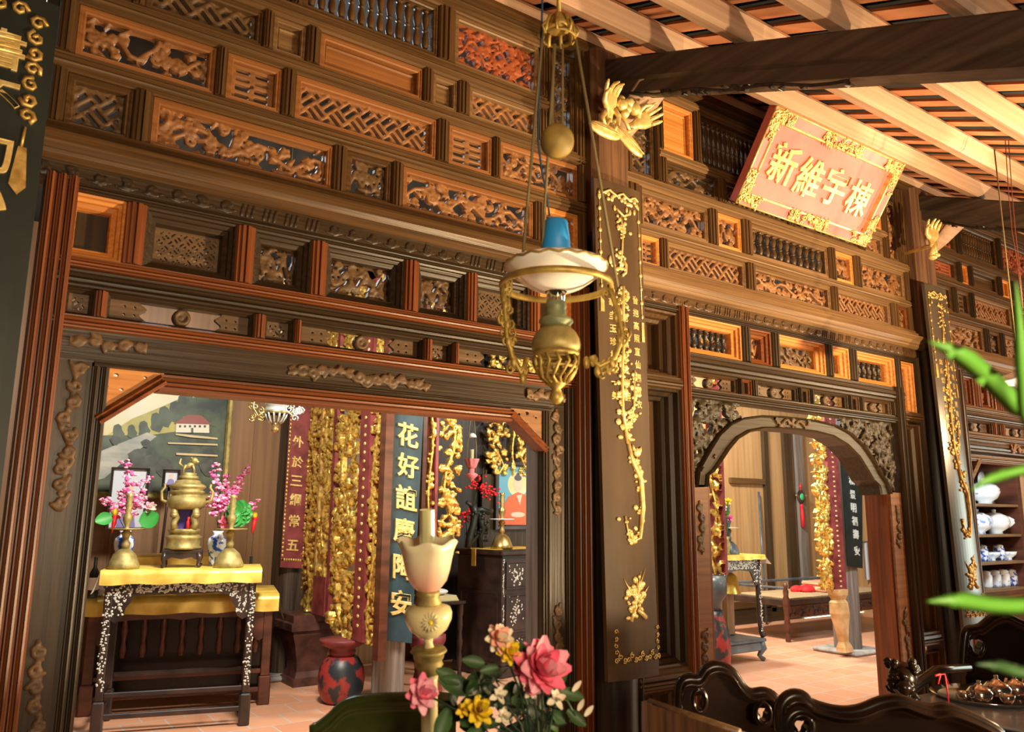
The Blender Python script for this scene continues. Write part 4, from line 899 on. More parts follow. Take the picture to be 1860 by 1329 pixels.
def bouquet():
    D = 1.75; base = at_d(985, 1329, D); base.z = .76
    R = random.Random(8)
    v = thing('vase', 'brown vase holding the artificial bouquet, beside the oil lamp', 'vase', base)
    mb = MB(); mb.lathe([(0, 0), (.05, 0), (.055, .02), (.07, .07), (.062, .12), (.04, .17), (.045, .19), (.036, .188), (.03, .15), (0, .04)], 'brass_old'); mb.build('vase_body', v)
    heads = [('peony', 'large deep pink artificial peony, right of the bouquet', (985, 1212), .062, 'petal_pink', 34, 'petal_light'), ('carnation', 'peach artificial carnation at the top of the bouquet', (908, 1157), .030, 'petal_peach', 22, 'petal_white'),
             ('peony', 'light pink artificial peony covering the lamp column', (768, 1258), .038, 'petal_light', 22, 'petal_pink'), ('daisy', 'yellow artificial daisy with dark centre, low in the bouquet', (872, 1288), .034, 'petal_yellow', 18, None),
             ('chrysanthemum', 'yellow artificial flower under the peach carnation', (928, 1183), .026, 'petal_yellow', 22, None), ('daisy', 'small yellow artificial flower left of the large daisy', (842, 1288), .018, 'petal_yellow', 9, None), 
             ('orchid', 'cream artificial orchid below the pink peony', (1012, 1268), .022, 'petal_white', 6, None), ('orchid', 'upper cream artificial orchid in the middle of the bouquet', (907, 1262), .020, 'petal_white', 7, None), ('orchid', 'lower cream artificial orchid in the middle of the bouquet', (915, 1300), .022, 'petal_white', 7, None),
             ('carnation', 'small cream artificial carnation beneath the deep pink peony', (968, 1252), .020, 'petal_white', 14, None)]
    mouth = base + Vector((0, 0, .17))
    for nm, lb, px, r, m1, n, m2 in heads:
        c = at_d(px[0], px[1], D - .02); t = thing(nm, lb, 'flower', mouth, 0, 'artificial flowers in the bouquet'); mb = MB(); bloom(mb, c - mouth, r, m1, R, n, m2)
        if nm == 'daisy': mb.ell(c - mouth + (CAM - c).normalized() * r * .35, r * .22, 'lacquer_maroon')
        mb.build('blossom', t); mb = MB(); m_ = c - mouth; mb.tube([Vector((0, 0, -.10)), m_ * .5 + Vector((0, 0, .03)), m_], .0025, 'leaf_dark', 5); mb.build('stem', t)
    fo = thing('greenery', 'dark green artificial leaves and fern sprays filling the bouquet', 'greenery', mouth)
    mb = MB()
    for i in range(60):
        px, py = R.uniform(830, 1020), R.uniform(1238, 1350); c = at_d(px, py, D + R.uniform(.0, .06)) - mouth
        petal(mb, c, Vector((R.uniform(-1, 1), R.uniform(-.4, .4), R.uniform(-.5, 1))), Vector((-.3, -.9, .3)), R.uniform(.03, .06), R.uniform(.010, .018), 'leaf_green' if i % 2 else 'leaf_dark', .15)
    for px, py, dx, dz, L in ((880, 1205, -1, .15, .05), (905, 1212, -1, -.2, .04), (960, 1228, -.3, .9, .075), (815, 1285, -.4, -1, .07), (835, 1240, -.8, .4, .06), (860, 1255, -1, .3, .08), (880, 1315, -.6, -.6, .07), (1030, 1290, .6, -.5, .05)):
        petal(mb, at_d(px, py, D) - mouth, Vector((dx * .85, -dx * .5, dz)), Vector((-.3, -.9, .3)), L, L * .27, 'leaf_green', .15)
    for px, py in ((870, 1240), (950, 1290), (990, 1310), (940, 1310), (900, 1235)):
        c = at_d(px, py, D + .02) - mouth
        for i in range(22):
            a = R.uniform(0, 2 * PI); mb.tube([c, c + Vector((math.cos(a) * .05, -.02, math.sin(a) * .05)) * R.uniform(.5, 1)], [.0016, .0006], 'leaf_dark', 4)
    mb.build('leaves', fo)
    mb = MB()
    for px, py in ((1040, 1255), (1050, 1290), (1062, 1300), (1035, 1310)):
        c = at_d(px, py, D) - mouth; petal(mb, c, Vector((R.uniform(-.5, 1), -.2, R.uniform(-.6, 1))), Vector((-.3, -.9, .3)), .028, .006, 'petal_white', .2)
    mb.tube([at_d(1005, 1262, D) - mouth, at_d(1030, 1272, D) - mouth, at_d(1045, 1300, D) - mouth], .002, 'leaf_green', 5); mb.build('wilted_spray', fo)
    # table under them
    tb = thing('side_table', 'dark round table under the oil lamp and bouquet, mostly below the picture', 'table', (base.x - .06, base.y + .02, 0))
    mb = MB(); mb.lathe([(0, .725), (.40, .725), (.42, .735), (.42, .755), (.40, .76), (0, .76)], 'chair_wood', n=40); mb.build('tabletop', tb)
    mb = MB(); mb.lathe([(.25, 0), (.24, .03), (.08, .06), (.05, .2), (.07, .4), (.045, .6), (.12, .726), (0, .726)], 'chair_wood'); mb.build('pedestal', tb)
bouquet()
# ------------------------------------------------------------------ rear room, left doorway
noise_mat('cloth_gold', (.62, .40, .05), (.86, .64, .14), .35, .25, (7, 7, 7)); base_mat('cloth_lining', (.75, .74, .68), .7)
noise_mat('table_wood', (.015, .010, .009), (.05, .028, .022), .3, 0, (6, 6, 6)); noise_mat('red_wood', (.05, .015, .008), (.13, .04, .02), .35, 0, (3, 3, 12))
noise_mat('porcelain', (.03, .10, .48), (.78, .82, .86), .15, 0, (22, 22, 22), lo=.44, hi=.52); base_mat('white_china', (.80, .84, .86), .15)
noise_mat('pedestal_brown', (.045, .016, .011), (.11, .040, .028), .45, 0, (9, 9, 9), bump=.2)
noise_mat('red_black', (.30, .03, .025), (.02, .025, .03), .4, 0, (7, 7, 7), lo=.46, hi=.52)
SEEDS = [100]
def gild(parent, fn, w_, h_, mat='gilt', dens=1., big=1.6, res=.012, th=.03, nm='gilt_carving', deep=2.2):
    SEEDS[0] += 1; U, V = grid(w_, h_, res); F, H = strokes_field(U, V, [(a, [q * 1.25 for q in b], c * deep, d * 1.2) for a, b, c, d in floral(w_, h_, SEEDS[0], dens * .30, big * 1.15)])
    mb = MB(); pierced(mb, F, H, 0, w_, 0, h_, 0, th, mat, lambda a, b, c: fn(a, c, -b)); return mb.build(nm, parent)
def table_frame(t, w_, d_, h_, wood_, inlay, leg=.052, cab=False):
    """Altar table: local x across the front, y away from the viewer, origin at the front left foot."""
    mb = MB(); mb.bbox(-.03, w_ + .03, -.03, d_ + .03, h_ - .035, h_, wood_, .008); mb.build('tabletop', t)
    for x in (0, w_ - leg):
        for y in (0, d_ - leg):
            mb = MB(); mb.bbox(x, x + leg, y, y + leg, .22, h_ - .036, wood_, .006); mb.bbox(x - .012, x + leg + .012, y - .012, y + leg + .012, 0, .22, wood_, .01); lg = mb.build('leg', t)
            if inlay and y == 0:
                q = MB(); R = random.Random(int(x * 100) + 3)
                for i in range(110): q.ell((x + leg / 2 + R.gauss(0, .012), -.001, R.uniform(.28, h_ - .06)), (R.uniform(.005, .010), .003, R.uniform(.004, .009)), 'pearl', None, 6, 3)
                q.build('pearl_inlay', lg)
    prof = [(leg, h_ - .04), (leg, h_ - .34), (leg + .03, h_ - .36), (leg + .07, h_ - .33), (leg + .09, h_ - .26), (leg + .12, h_ - .22), (leg + .13, h_ - .18), (leg + .20, h_ - .17), (w_ / 2 - .1, h_ - .165), (w_ / 2, h_ - .18)]
    full = prof + [(w_ - a, b) for a, b in prof[-2::-1]]
    mb = MB(); mb.prism(full, lambda a, b, c: Vector((a, c, b)), .008, .03, wood_); ap = mb.build('apron', t)
    if inlay:
        q = MB(); R = random.Random(9)
        for i in range(640):
            x = R.uniform(leg, w_ - leg); e = min(x, w_ - x) - leg; lim = .31 if e < .08 else (.21 if e < .13 else .155); zc = h_ - R.uniform(.05, lim)
            q.ell((x, .007, zc), (R.uniform(.006, .014), .004, R.uniform(.004, .009)), 'pearl', Matrix.Rotation(R.uniform(0, 3), 3, 'Y'), 6, 3)
        q.build('pearl_inlay', ap)
    for z, y0 in ((.30, d_ - .04), (.24, .006), (.10, .006)):
        mb = MB(); mb.bbox(leg, w_ - leg, y0, y0 + .03, z, z + .035, wood_, .005); mb.build('stretcher', t)
    for x in (.008, w_ - leg + .006):
        for z in (.24, .10): mb = MB(); mb.bbox(x, x + .03, leg, d_ - leg, z, z + .035, wood_, .005); mb.build('stretcher', t)
def cloth(t, x0, x1, y0, y1, z, drop, side, n=24, nm='cloth'):
    R = random.Random(int(x0 * 100) + 5); mb = MB()
    L = [[Vector((x0 + (x1 - x0) * i / n, y1, z)) for i in range(n + 1)], [Vector((x0 + (x1 - x0) * i / n, y0, z)) for i in range(n + 1)], [Vector((x0 + (x1 - x0) * i / n, y0 - .008 - .005 * math.sin(i * 1.7), z - drop * .4)) for i in range(n + 1)], [Vector((x0 + (x1 - x0) * i / n, y0 - .014 - .010 * math.sin(i * 1.3), z - drop * (1 + .05 * math.sin(i * .9)))) for i in range(n + 1)]]
    mb.loft(L, 'cloth_gold', True, False)
    mb.loft([[q + Vector((0, .004 if a > 1 else 0, -.004 if a < 2 else 0)) for q in l] for a, l in enumerate(L)], 'cloth_lining', True, False)
    for xs, sg in ((x0, -1), (x1, 1)):
        A, B = Vector((xs, y0, z)), Vector((xs, y1, z)); f = sg * .02
        mb.loft([[A, B], [A + Vector((f, -.02, -side * .5)), B + Vector((f, .0, -side * .35))], [A + Vector((f * 2.2, -.05, -side)), B + Vector((f * 1.6, 0, -side * .6))]], 'cloth_gold', True, False)
        mb.loft([[A, B], [A + Vector((f - sg * .004, -.02, -side * .5)), B + Vector((f - sg * .004, .0, -side * .35))], [A + Vector((f * 2.2 - sg * .004, -.05, -side)), B + Vector((f * 1.6 - sg * .004, 0, -side * .6))]], 'cloth_lining', True, False)
    return mb.build(nm, t)
A, B = at(192, 1056, 3.38), at(466, 1053, 3.10); TZ = 1.095
TW = math.hypot(B.x - A.x, B.y - A.y); TA = math.atan2(B.y - A.y, B.x - A.x)
t = thing('altar_table', 'dark altar table inlaid with mother of pearl in the left doorway', 'table', (A.x, A.y, 0), TA)
table_frame(t, TW, .48, TZ, 'table_wood', True)
TM = Matrix.Translation((A.x, A.y, 0)) @ Matrix.Rotation(TA, 4, 'Z')
t = thing('altar_cloth', 'gold satin cloth draped over the inlaid altar table', 'cloth', (A.x, A.y, TZ), TA)
cloth(t, -.035, TW + .035, -.034, .52, .006, .10, .16)
def on_table(px, depth, z=TZ + .008):                        # point of the table top under a pixel column
    d = ray(px, 900); o = TM.inverted() @ CAM; dd = TM.to_3x3().inverted() @ d; s = (depth - o.y) / dd.y
    p = TM @ (o + dd * s); p.z = z; return p
A2, B2 = at(162, 1100, 4.02), at(498, 1078, 3.66); W2 = math.hypot(B2.x - A2.x, B2.y - A2.y); TA2 = math.atan2(B2.y - A2.y, B2.x - A2.x)
t = thing('offering_table', 'long red-brown table standing behind the inlaid altar table', 'table', (A2.x, A2.y, 0), TA2)
table_frame(t, W2, .8, .85, 'red_wood', False, .07); mb = MB(); mb.box(.07, W2 - .07, .09, .11, .12, .80, 'chair_wood'); mb.build('back_panel', t)  # dark panel added to keep the space under the tables black
for i in range(9):
    mb = MB(); mb.lathe([(.018, .40), (.028, .45), (.016, .52), (.028, .60), (.018, .68)], 'red_wood', (.12 + (W2 - .24) * i / 8, .04, 0), 8); mb.build('spindle', t)
t = thing('altar_cloth', 'gold satin cloth hanging off the long table behind the altar', 'cloth', (A2.x, A2.y, .85), TA2)
cloth(t, -.035, W2 + .04, -.034, .83, .006, .13, .20)
M2 = Matrix.Translation((A2.x, A2.y, 0)) @ Matrix.Rotation(TA2, 4, 'Z')
t = thing('offering_box', 'low box wrapped in gold cloth behind the incense burner', 'box', M2 @ Vector((.14, .16, .862)), TA2)
mb = MB(); mb.bbox(0, .82, 0, .38, 0, .30, 'cloth_gold', .015); mb.build('wrapped_box', t)

def candlestick(nm, label, p, s=1., mat='brass_old', plate='brass_old', group='candlesticks on the altars'):
    t = thing('candlestick', label, 'candlestick', p, 0, group)
    mb = MB(); mb.lathe([(0, 0), (.105 * s, 0), (.11 * s, .015 * s), (.10 * s, .04 * s), (.075 * s, .10 * s), (.035 * s, .135 * s), (.02 * s, .14 * s), (0, .14 * s)], mat); mb.build('base', t)
    mb = MB(); mb.lathe([(0, .135 * s), (.022 * s, .14 * s), (.03 * s, .17 * s), (.018 * s, .20 * s), (.028 * s, .235 * s), (.036 * s, .25 * s), (.018 * s, .27 * s), (.016 * s, .30 * s), (.032 * s, .34 * s), (.034 * s, .37 * s), (.018 * s, .395 * s), (.026 * s, .41 * s), (.018 * s, .425 * s), (.028 * s, .45 * s), (.02 * s, .47 * s), (.026 * s, .49 * s), (.02 * s, .51 * s), (.03 * s, .53 * s), (0, .53 * s)], mat, n=14); mb.build('stem', t)
    mb = MB(); mb.lathe([(.015 * s, .272 * s), (.12 * s, .276 * s), (.122 * s, .284 * s), (.015 * s, .281 * s)], plate); mb.build('drip_plate', t); return t
candlestick('c', 'brass candlestick left of the incense burner on the gold cloth', on_table(236, .10))
candlestick('c', 'brass candlestick right of the incense burner on the gold cloth', on_table(424, .10))
def burner():
    p = on_table(340, .20); t = thing('burner_stand', 'small dark carved stand under the brass incense burner', 'stand', p, TA)
    mb = MB(); mb.bbox(-.14, .14, -.10, .10, .105, .13, 'table_wood', .006); mb.build('top', t)
    mb = MB(); mb.prism([(-.13, .105), (-.13, .06), (-.10, .055), (-.07, .075), (0, .06), (.07, .075), (.10, .055), (.13, .06), (.13, .105)], lambda a, b, c: Vector((a, c, b)), -.092, -.075, 'table_wood'); mb.build('apron', t)
    for x in (-1, 1):
        for y in (-1, 1):
            mb = MB(); mb.tube([(x * .115, y * .08, .108), (x * .125, y * .088, .06), (x * .115, y * .08, .02), (x * .13, y * .09, 0.008)], [.022, .018, .013, .018], 'table_wood', 7); mb.build('leg', t)
    b = Vector((p.x, p.y, p.z + .131)); t = thing('incense_burner', 'tall brass incense burner with lion finial in the middle of the altar table', 'incense burner', b, TA)
    S = lambda pr, nm, n=8, mat='brass_old': (lambda mb: (mb.lathe(pr, mat, (0, 0, 0), n, Matrix.Rotation(PI / n, 3, 'Z'), n > 8), mb.build(nm, t)))(MB())
    S([(0, 0), (.12, 0), (.125, .012), (.11, .022), (.115, .07), (.125, .085), (.105, .095), (.10, .10), (0, .10)], 'pierced_foot', 16)
    S([(0, .10), (.095, .10), (.10, .115), (.11, .128), (.10, .14), (0, .14)], 'lower_tray', 16)
    for a in range(4):
        an = PI / 4 + a * PI / 2; c = Vector((.085 * math.cos(an), .085 * math.sin(an), 0)); mb = MB()
        mb.tube([c + Vector((0, 0, .14)), c * 1.15 + Vector((0, 0, .18)), c * .95 + Vector((0, 0, .215)), c * 1.2 + Vector((0, 0, .25)), c * 1.1 + Vector((0, 0, .28))], [.026, .022, .026, .026, .02], 'brass_old', 8); mb.ell(c * 1.2 + Vector((0, 0, .235)), (.028, .028, .022), 'brass_old'); mb.build('dragon_post', t)
    mb = MB(); mb.box(-.045, .045, .03, .04, .14, .28, 'lamp_purple'); mb.build('lining', t)
    mb = MB(); mb.lathe([(0, .14), (.016, .14), (.016, .19), (.010, .20), (.012, .22), (0, .225)], 'red_flower', (.025, -.03, 0), 10); mb.build('red_candle', t)
    S([(0, .275), (.10, .275), (.125, .295), (.132, .325), (.125, .355), (.105, .37), (.10, .375), (.11, .385), (.12, .40), (.115, .405), (.10, .41), (.12, .425), (.125, .44), (.10, .455), (.09, .46), (.085, .475), (.06, .485), (0, .485)], 'belly', 20)
    for sx in (-1, 1):
        mb = MB(); mb.tube([(sx * .12, 0, .32), (sx * .165, 0, .34), (sx * .17, 0, .40), (sx * .15, 0, .43), (sx * .155, 0, .455)], [.014, .012, .011, .010, .008], 'brass_old', 7); mb.build('handle', t)
    S([(0, .485), (.058, .485), (.07, .495), (.065, .51), (.05, .515), (.055, .53), (.035, .535), (0, .535)], 'lid', 16)
    mb = MB(); mb.ell((0, 0, .585), (.045, .022, .022), 'brass_old', Matrix.Rotation(-.5, 3, 'Y')); mb.ell((.03, -.005, .62), (.026, .024, .026), 'brass_old'); mb.ell((.05, -.008, .612), (.014, .014, .012), 'brass_old')
    for x, y in ((-.04, .012), (-.04, -.012), (.03, .012), (.035, -.014)): mb.tube([(x, y, .53), (x * .9, y, .56), (x * .6, y, .59)], [.009, .010, .012], 'brass_old', 6)
    mb.tube([(-.035, 0, .57), (-.07, 0, .60), (-.06, 0, .635)], [.008, .011, .006], 'brass_old', 6)
    for a in range(7): mb.ell((.022 + .018 * math.cos(a), .016 * math.sin(a), .625 + .014 * math.sin(a * 2)), .009, 'brass_old', None, 6, 4)
    mb.build('lion_finial', t); t.scale = (1.06, 1.06, 1.06)
base_mat('lamp_purple', (.06, .03, .25), .5); burner()
def blossoms(label_v, label_b, p, tips, seed, vr=1.):
    v = thing('vase', label_v, 'vase', p, 0, 'blue and white vases on the altar')
    mb = MB(); mb.lathe([(0, 0), (.045 * vr, 0), (.05 * vr, .02), (.062 * vr, .10), (.072 * vr, .17), (.066 * vr, .205), (.040 * vr, .225), (.034 * vr, .245), (.044 * vr, .262), (.036 * vr, .258), (.03 * vr, .22), (0, .05)], 'porcelain', n=24); mb.build('vase_body', v)
    m_ = p + Vector((0, 0, .20)); t = thing('blossom_spray', label_b, 'artificial flowers', m_, 0, 'artificial blossom sprays'); R = random.Random(seed)
    for tp in tips:
        q = tp - m_; c1 = q * .5 + Vector((0, 0, .06)); mb = MB(); path = [Vector((0, 0, -.08)), Vector((0, 0, .06)) + q * .1, c1, q]
        mb.tube(path, .003, 'leaf_dark', 5); mb.build('twig', t); mb = MB()
        for i in range(26):
            s = .30 + .70 * i / 25; a = (path[1].lerp(c1, (s - .0) * 2) if s < .5 else c1.lerp(q, s * 2 - 1)) + Vector((R.gauss(0, .018), R.gauss(0, .018), R.gauss(0, .012)))
            r = R.uniform(.012, .021) * (1.15 - .4 * s)
            for k in range(4): mb.ell(a + Vector((R.gauss(0, r * .6), R.gauss(0, r * .6), R.gauss(0, r * .4))), (r, r, r * .5), 'blossom_magenta' if k % 3 else 'petal_light', Matrix.Rotation(R.uniform(-.8, .8), 3, 'X'), 6, 4)
        mb.build('blossom', t)
    return t, m_
pv = on_table(234, .36); tt, m_ = blossoms('blue and white vase behind the left brass candlestick', 'magenta blossom spray in the left vase on the altar table', pv, [at(232, 835, 3.72), at(268, 868, 3.72), at(190, 905, 3.75), at(258, 905, 3.70), at(225, 890, 3.75)], 5)
lf = MB(); petal(lf, at(255, 952, 3.6) - m_, Vector((.5, -.1, .3)), Vector((-.3, -1, .2)), .14, .07, 'lotus_leaf', .1); lf.build('lotus_leaf', tt); lf = MB(); petal(lf, at(205, 938, 3.6) - m_, Vector((-.9, 0, -.3)), Vector((-.3, -1, .2)), .12, .05, 'lotus_leaf', .1); lf.build('lotus_leaf', tt)
lf = MB(); bloom(lf, at(272, 920, 3.58) - m_ + CAM - CAM, .05, 'petal_light', random.Random(2), 12, 'petal_white'); lf.build('lotus', tt)
pv = on_table(401, .28); tt, m_ = blossoms('blue and white vase beside the incense burner, under the right blossom spray', 'magenta blossom spray in the right vase on the altar table', pv, [at(393, 840, 3.55), at(415, 860, 3.55), at(447, 848, 3.5), at(462, 912, 3.45), at(432, 880, 3.5), at(385, 895, 3.55)], 6)
lf = MB(); 
for k in range(10): petal(lf, at(434, 932, 3.40) - m_, Vector((math.cos(k * .63), .1, math.sin(k * .63))), Vector((-.3, -1, .1)), .105, .05, 'lotus_leaf', .12)
lf.build('lotus_leaf', tt); lf = MB(); bloom(lf, at(408, 948, 3.42) - m_, .05, 'petal_pink', random.Random(3), 14, 'petal_light'); lf.build('lotus', tt)
def framed(label, corners, Y, frame_mat, th=.02, fw=.03, cat='picture frame', nm='picture_frame'):
    a = at(*corners[0], Y); b = at(*corners[1], Y); z1 = a.z; x0 = a.x; x1 = b.x; z0 = at(corners[0][0], corners[1][1], Y).z
    t = thing(nm, label, cat, (x0, Y, z0)); W, H = x1 - x0, z1 - z0
    mb = MB(); mb.rings(0, W, 0, H, [(0, th), (0, -.02), (.008, -.026), (fw * .7, -.022), (fw, -.008), (fw, th)], frame_mat); mb.build('frame', t); return t, W, H, fw
def flat(mb, poly, y, mat): mb.prism(poly, lambda a, b, c: Vector((a, c, b)), y - .0015, y, mat)
base_mat('photo_pale', (.55, .60, .68), .3); base_mat('photo_violet', (.24, .20, .45), .3); base_mat('photo_dark', (.05, .05, .06), .3)
for lb, cs, Y in (('framed pale portrait photograph behind the left blossom spray', ((203, 848), (262, 962)), 4.45), ('small framed portrait photograph left of the incense burner', ((297, 852), (325, 884)), 4.45)):
    t, W, H, fw = framed(lb, cs, Y, 'table_wood', .02, .02); mb = MB(); flat(mb, [(fw, fw), (W - fw, fw), (W - fw, H - fw), (fw, H - fw)], .012, 'photo_pale')
    flat(mb, [(W / 2 + W * .13 * math.cos(a), H * .62 + H * .13 * math.sin(a)) for a in [i * PI / 8 for i in range(16)]], .009, 'petal_peach'); flat(mb, [(W * .25, fw), (W * .75, fw), (W * .66, H * .42), (W * .5, H * .48), (W * .34, H * .42)], .010, 'photo_violet'); mb.build('photograph', t)
    mb = MB(); mb.tube([(W / 2, .03, H * .9), (W / 2, .20, -t.location.z + .87)], .012, 'table_wood', 6); mb.build('easel_leg', t)
t = thing('urn', 'brass lidded urn behind the incense burner', 'urn', M2 @ Vector((.62, .70, .862)))
mb = MB(); mb.lathe([(0, 0), (.06, 0), (.05, .08), (.04, .18), (.09, .27), (.10, .33), (.06, .39), (.05, .42), (.08, .45), (.04, .50), (.02, .53), (0, .55)], 'brass_old'); mb.build('urn_body', t)
for lb, px, h in (('dark glass bottle at the left end of the long table', 176, .30), ('dark glass bottle at the right end of the long table', 457, .28)):
    t = thing('bottle', lb, 'bottle', at(px, 1000, 3.95).xy.to_3d() + Vector((0, 0, .862)), 0, 'dark bottles on the long table'); mb = MB(); mb.lathe([(0, 0), (.035, 0), (.036, .02), (.036, h * .6), (.013, h * .75), (.013, h), (0, h)], 'lacquer_black'); mb.build('body', t); mb = MB(); mb.lathe([(.0365, h * .2), (.0365, h * .5)], 'cloth_lining'); mb.build('paper_label', t)
t = thing('bowl', 'small blue and white bowl at the left edge of the altar', 'bowl', at(166, 1060, 3.75).xy.to_3d() + Vector((0, 0, .0)) ); t.location.z = .862
t.location.x = (M2 @ Vector((.04, .1, 0))).x; t.location.y = (M2 @ Vector((.04, .1, 0))).y
mb = MB(); mb.lathe([(0, 0), (.03, 0), (.032, .012), (.06, .05), (.07, .075), (.064, .075), (.05, .04), (0, .02)], 'porcelain'); mb.build('bowl_body', t)
for lb, px, py in (('red and yellow hanging tassel beside the left blossom spray', 210, 940), ('red and yellow hanging tassel beside the right blossom spray', 463, 945)):
    p = at(px, py - 10, 3.6); t = thing('tassel_candle', lb, 'tassel', (p.x, p.y, p.z), 0, 'red tassels by the blossom sprays')
    mb = MB(); mb.ell((0, 0, 0), (.022, .018, .03), 'petal_yellow'); mb.ell((.005, 0, -.03), (.03, .02, .012), 'red_flower'); mb.build('knot', t); mb = MB(); mb.tube([(0, 0, -.03), (-.005, 0, -.09), (-.012, 0, -.15)], [.02, .016, .004], 'red_flower', 6); mb.build('tassel', t); mb = MB(); mb.tube([(0, 0, 0), (.0, .03, -p.z + .99)], .003, 'leaf_dark', 5); mb.build('stick', t)

# painting on the back wall
noise_mat('paint_trees', (.006, .018, .016), (.055, .085, .045), .5, 0, (5, 5, 5), lo=.4, hi=.62); noise_mat('paint_dark', (.010, .014, .014), (.06, .07, .06), .5, 0, (9, 9, 9))
noise_mat('paint_sky', (.62, .52, .20), (.66, .66, .52), .5, 0, (1, 1, 3)); noise_mat('paint_yellow', (.26, .26, .05), (.45, .40, .10), .5, 0, (5, 5, 5)); noise_mat('paint_river', (.22, .25, .24), (.45, .44, .38), .5, 0, (3, 3, 9)); base_mat('paint_house', (.66, .62, .52), .5); base_mat('paint_roof', (.22, .05, .035), .5); base_mat('paint_path', (.50, .40, .22), .5)
def painting():
    Y = 4.82; x0 = at(100, 800, Y).x; x1 = at(418, 800, Y).x; z1 = at(300, 655, Y).z; z0 = at(300, 905, Y).z
    t = thing('painting', 'large framed landscape painting with a white house, on the back wall', 'painting', (x0, Y, z0)); W, H = x1 - x0, z1 - z0; fw = .05
    mb = MB(); mb.rings(0, W, 0, H, [(0, .02), (0, -.03), (.012, -.036), (.035, -.026), (fw, -.008), (fw, .02)], 'brass_old'); mb.build('frame', t)
    P = lambda px, py: (at(px, py, Y).x - x0, at(px, py, Y).z - z0)
    cl_ = lambda q: (min(max(q[0], fw), W - fw), min(max(q[1], fw), H - fw))
    mb = MB(); y = [.016]
    def F(pts, mat, px=True): y[0] -= .0006; flat(mb, [cl_(P(*q)) for q in pts], y[0], mat)
    flat(mb, [(fw, fw), (W - fw, fw), (W - fw, H - fw), (fw, H - fw)], .017, 'paint_trees')
    F([(90, 790), (90, 660), (420, 660), (420, 700), (350, 722), (300, 765), (250, 770), (200, 790)], 'paint_sky')
    F([(195, 790), (240, 760), (290, 740), (330, 722), (360, 735), (345, 780), (270, 790)], 'paint_yellow')
    R = random.Random(4)
    for cx, cy_, r in ((285, 770, 14), (300, 760, 15), (320, 752, 16), (335, 740, 16), (352, 748, 14), (372, 735, 20), (384, 755, 18), (345, 728, 10), (392, 735, 14), (262, 782, 12), (240, 786, 10), (215, 788, 12)): F([(cx + r * (1 + .3 * math.sin(k * 5)) * math.cos(k * .524), cy_ + r * 1.2 * (1 + .3 * math.cos(k * 7)) * math.sin(k * .524)) for k in range(12)], 'paint_trees')
    F([(90, 850), (200, 812), (268, 785), (285, 792), (255, 815), (228, 835), (190, 868), (90, 905)], 'paint_river')
    for cx, cy_, r in ((250, 830, 16), (270, 845, 20), (300, 850, 18), (240, 855, 14), (210, 800, 9), (345, 860, 20), (380, 850, 16), (265, 805, 8)): F([(cx + r * math.cos(k * .7) * (1 + .25 * math.sin(k * 4)), cy_ + r * math.sin(k * .7)) for k in range(9)], 'paint_dark')
    F([(320, 768), (380, 770), (380, 786), (319, 785)], 'paint_house'); F([(316, 769), (340, 753), (366, 754), (384, 771)], 'paint_roof')
    for k in range(6): F([(325 + k * 9, 772), (329 + k * 9, 772), (329 + k * 9, 776), (325 + k * 9, 776)], 'paint_dark')
    F([(347, 777), (351, 777), (351, 786), (347, 786)], 'paint_dark'); F([(319, 787), (350, 790), (395, 795), (395, 798), (345, 794), (319, 790)], 'paint_path'); F([(305, 803), (395, 806), (395, 809), (305, 806)], 'paint_path'); F([(320, 822), (395, 826), (395, 829), (320, 826)], 'paint_path')
    mb.build('canvas', t)
painting()
# lantern hanging inside the left doorway
def rear_lantern():
    k = .0031; o = at(502, 742, 2.75); t = thing('hanging_oil_lamp', 'hanging pewter oil lamp with gilt arms, seen under the lintel of the left doorway', 'lamp', o)
    base_mat('pewter', (.55, .56, .50), .3, .7); z = lambda py: (742 - py) * k
    mb = MB(); mb.lathe([(.0, z(690)), (.05, z(692)), (.078, z(725)), (.082, z(730)), (.080, z(735)), (.074, z(738)), (.076, z(742)), (.080, z(746)), (.082, z(750)), (.0, z(751))], 'pewter'); mb.build('oil_font', t)
    mb = MB(); mb.lathe([(.083, z(749)), (.086, z(752)), (.080, z(755))], 'brass')
    for i in range(12):
        a = 2 * PI * i / 12; f = lambda r, py: Vector((r * math.cos(a), r * math.sin(a), z(py))); mb.tube([f(.078, 753), f(.072, 762), f(.055, 771), f(.03, 778)], .008, 'pewter', 5)
    mb.lathe([(0, z(776)), (.035, z(777)), (.03, z(782)), (.018, z(786)), (.03, z(791)), (.02, z(797)), (.0, z(800))], 'brass'); mb.build('openwork_basket', t)
    u = Vector((RGT.x, RGT.y, 0)).normalized(); R = random.Random(4)
    for sg, mt in ((-1, 'brass'), (1, 'pewter')):
        mb = MB(); mb.tube([u * sg * .08 + Vector((0, 0, z(748))), u * sg * .13 + Vector((0, 0, z(760))), u * sg * .17 + Vector((0, 0, z(740))), u * sg * .16 + Vector((0, 0, z(690)))], .008, mt, 6)
        for i in range(9):
            c = (R.uniform(.09, .19), R.uniform(z(768), z(728))); mb.tube([u * sg * a + Vector((0, 0, b)) for a, b in curl(c, .028, R.uniform(0, 6), 1.2, 8)], .006, mt, 5)
        mb.build('scroll_arm', t)
    mb = MB(); mb.tube([Vector((0, 0, z(692))), Vector((0, 0, 4.94 - o.z))], .006, 'rope', 5); mb.build('chain', t)
rear_lantern()
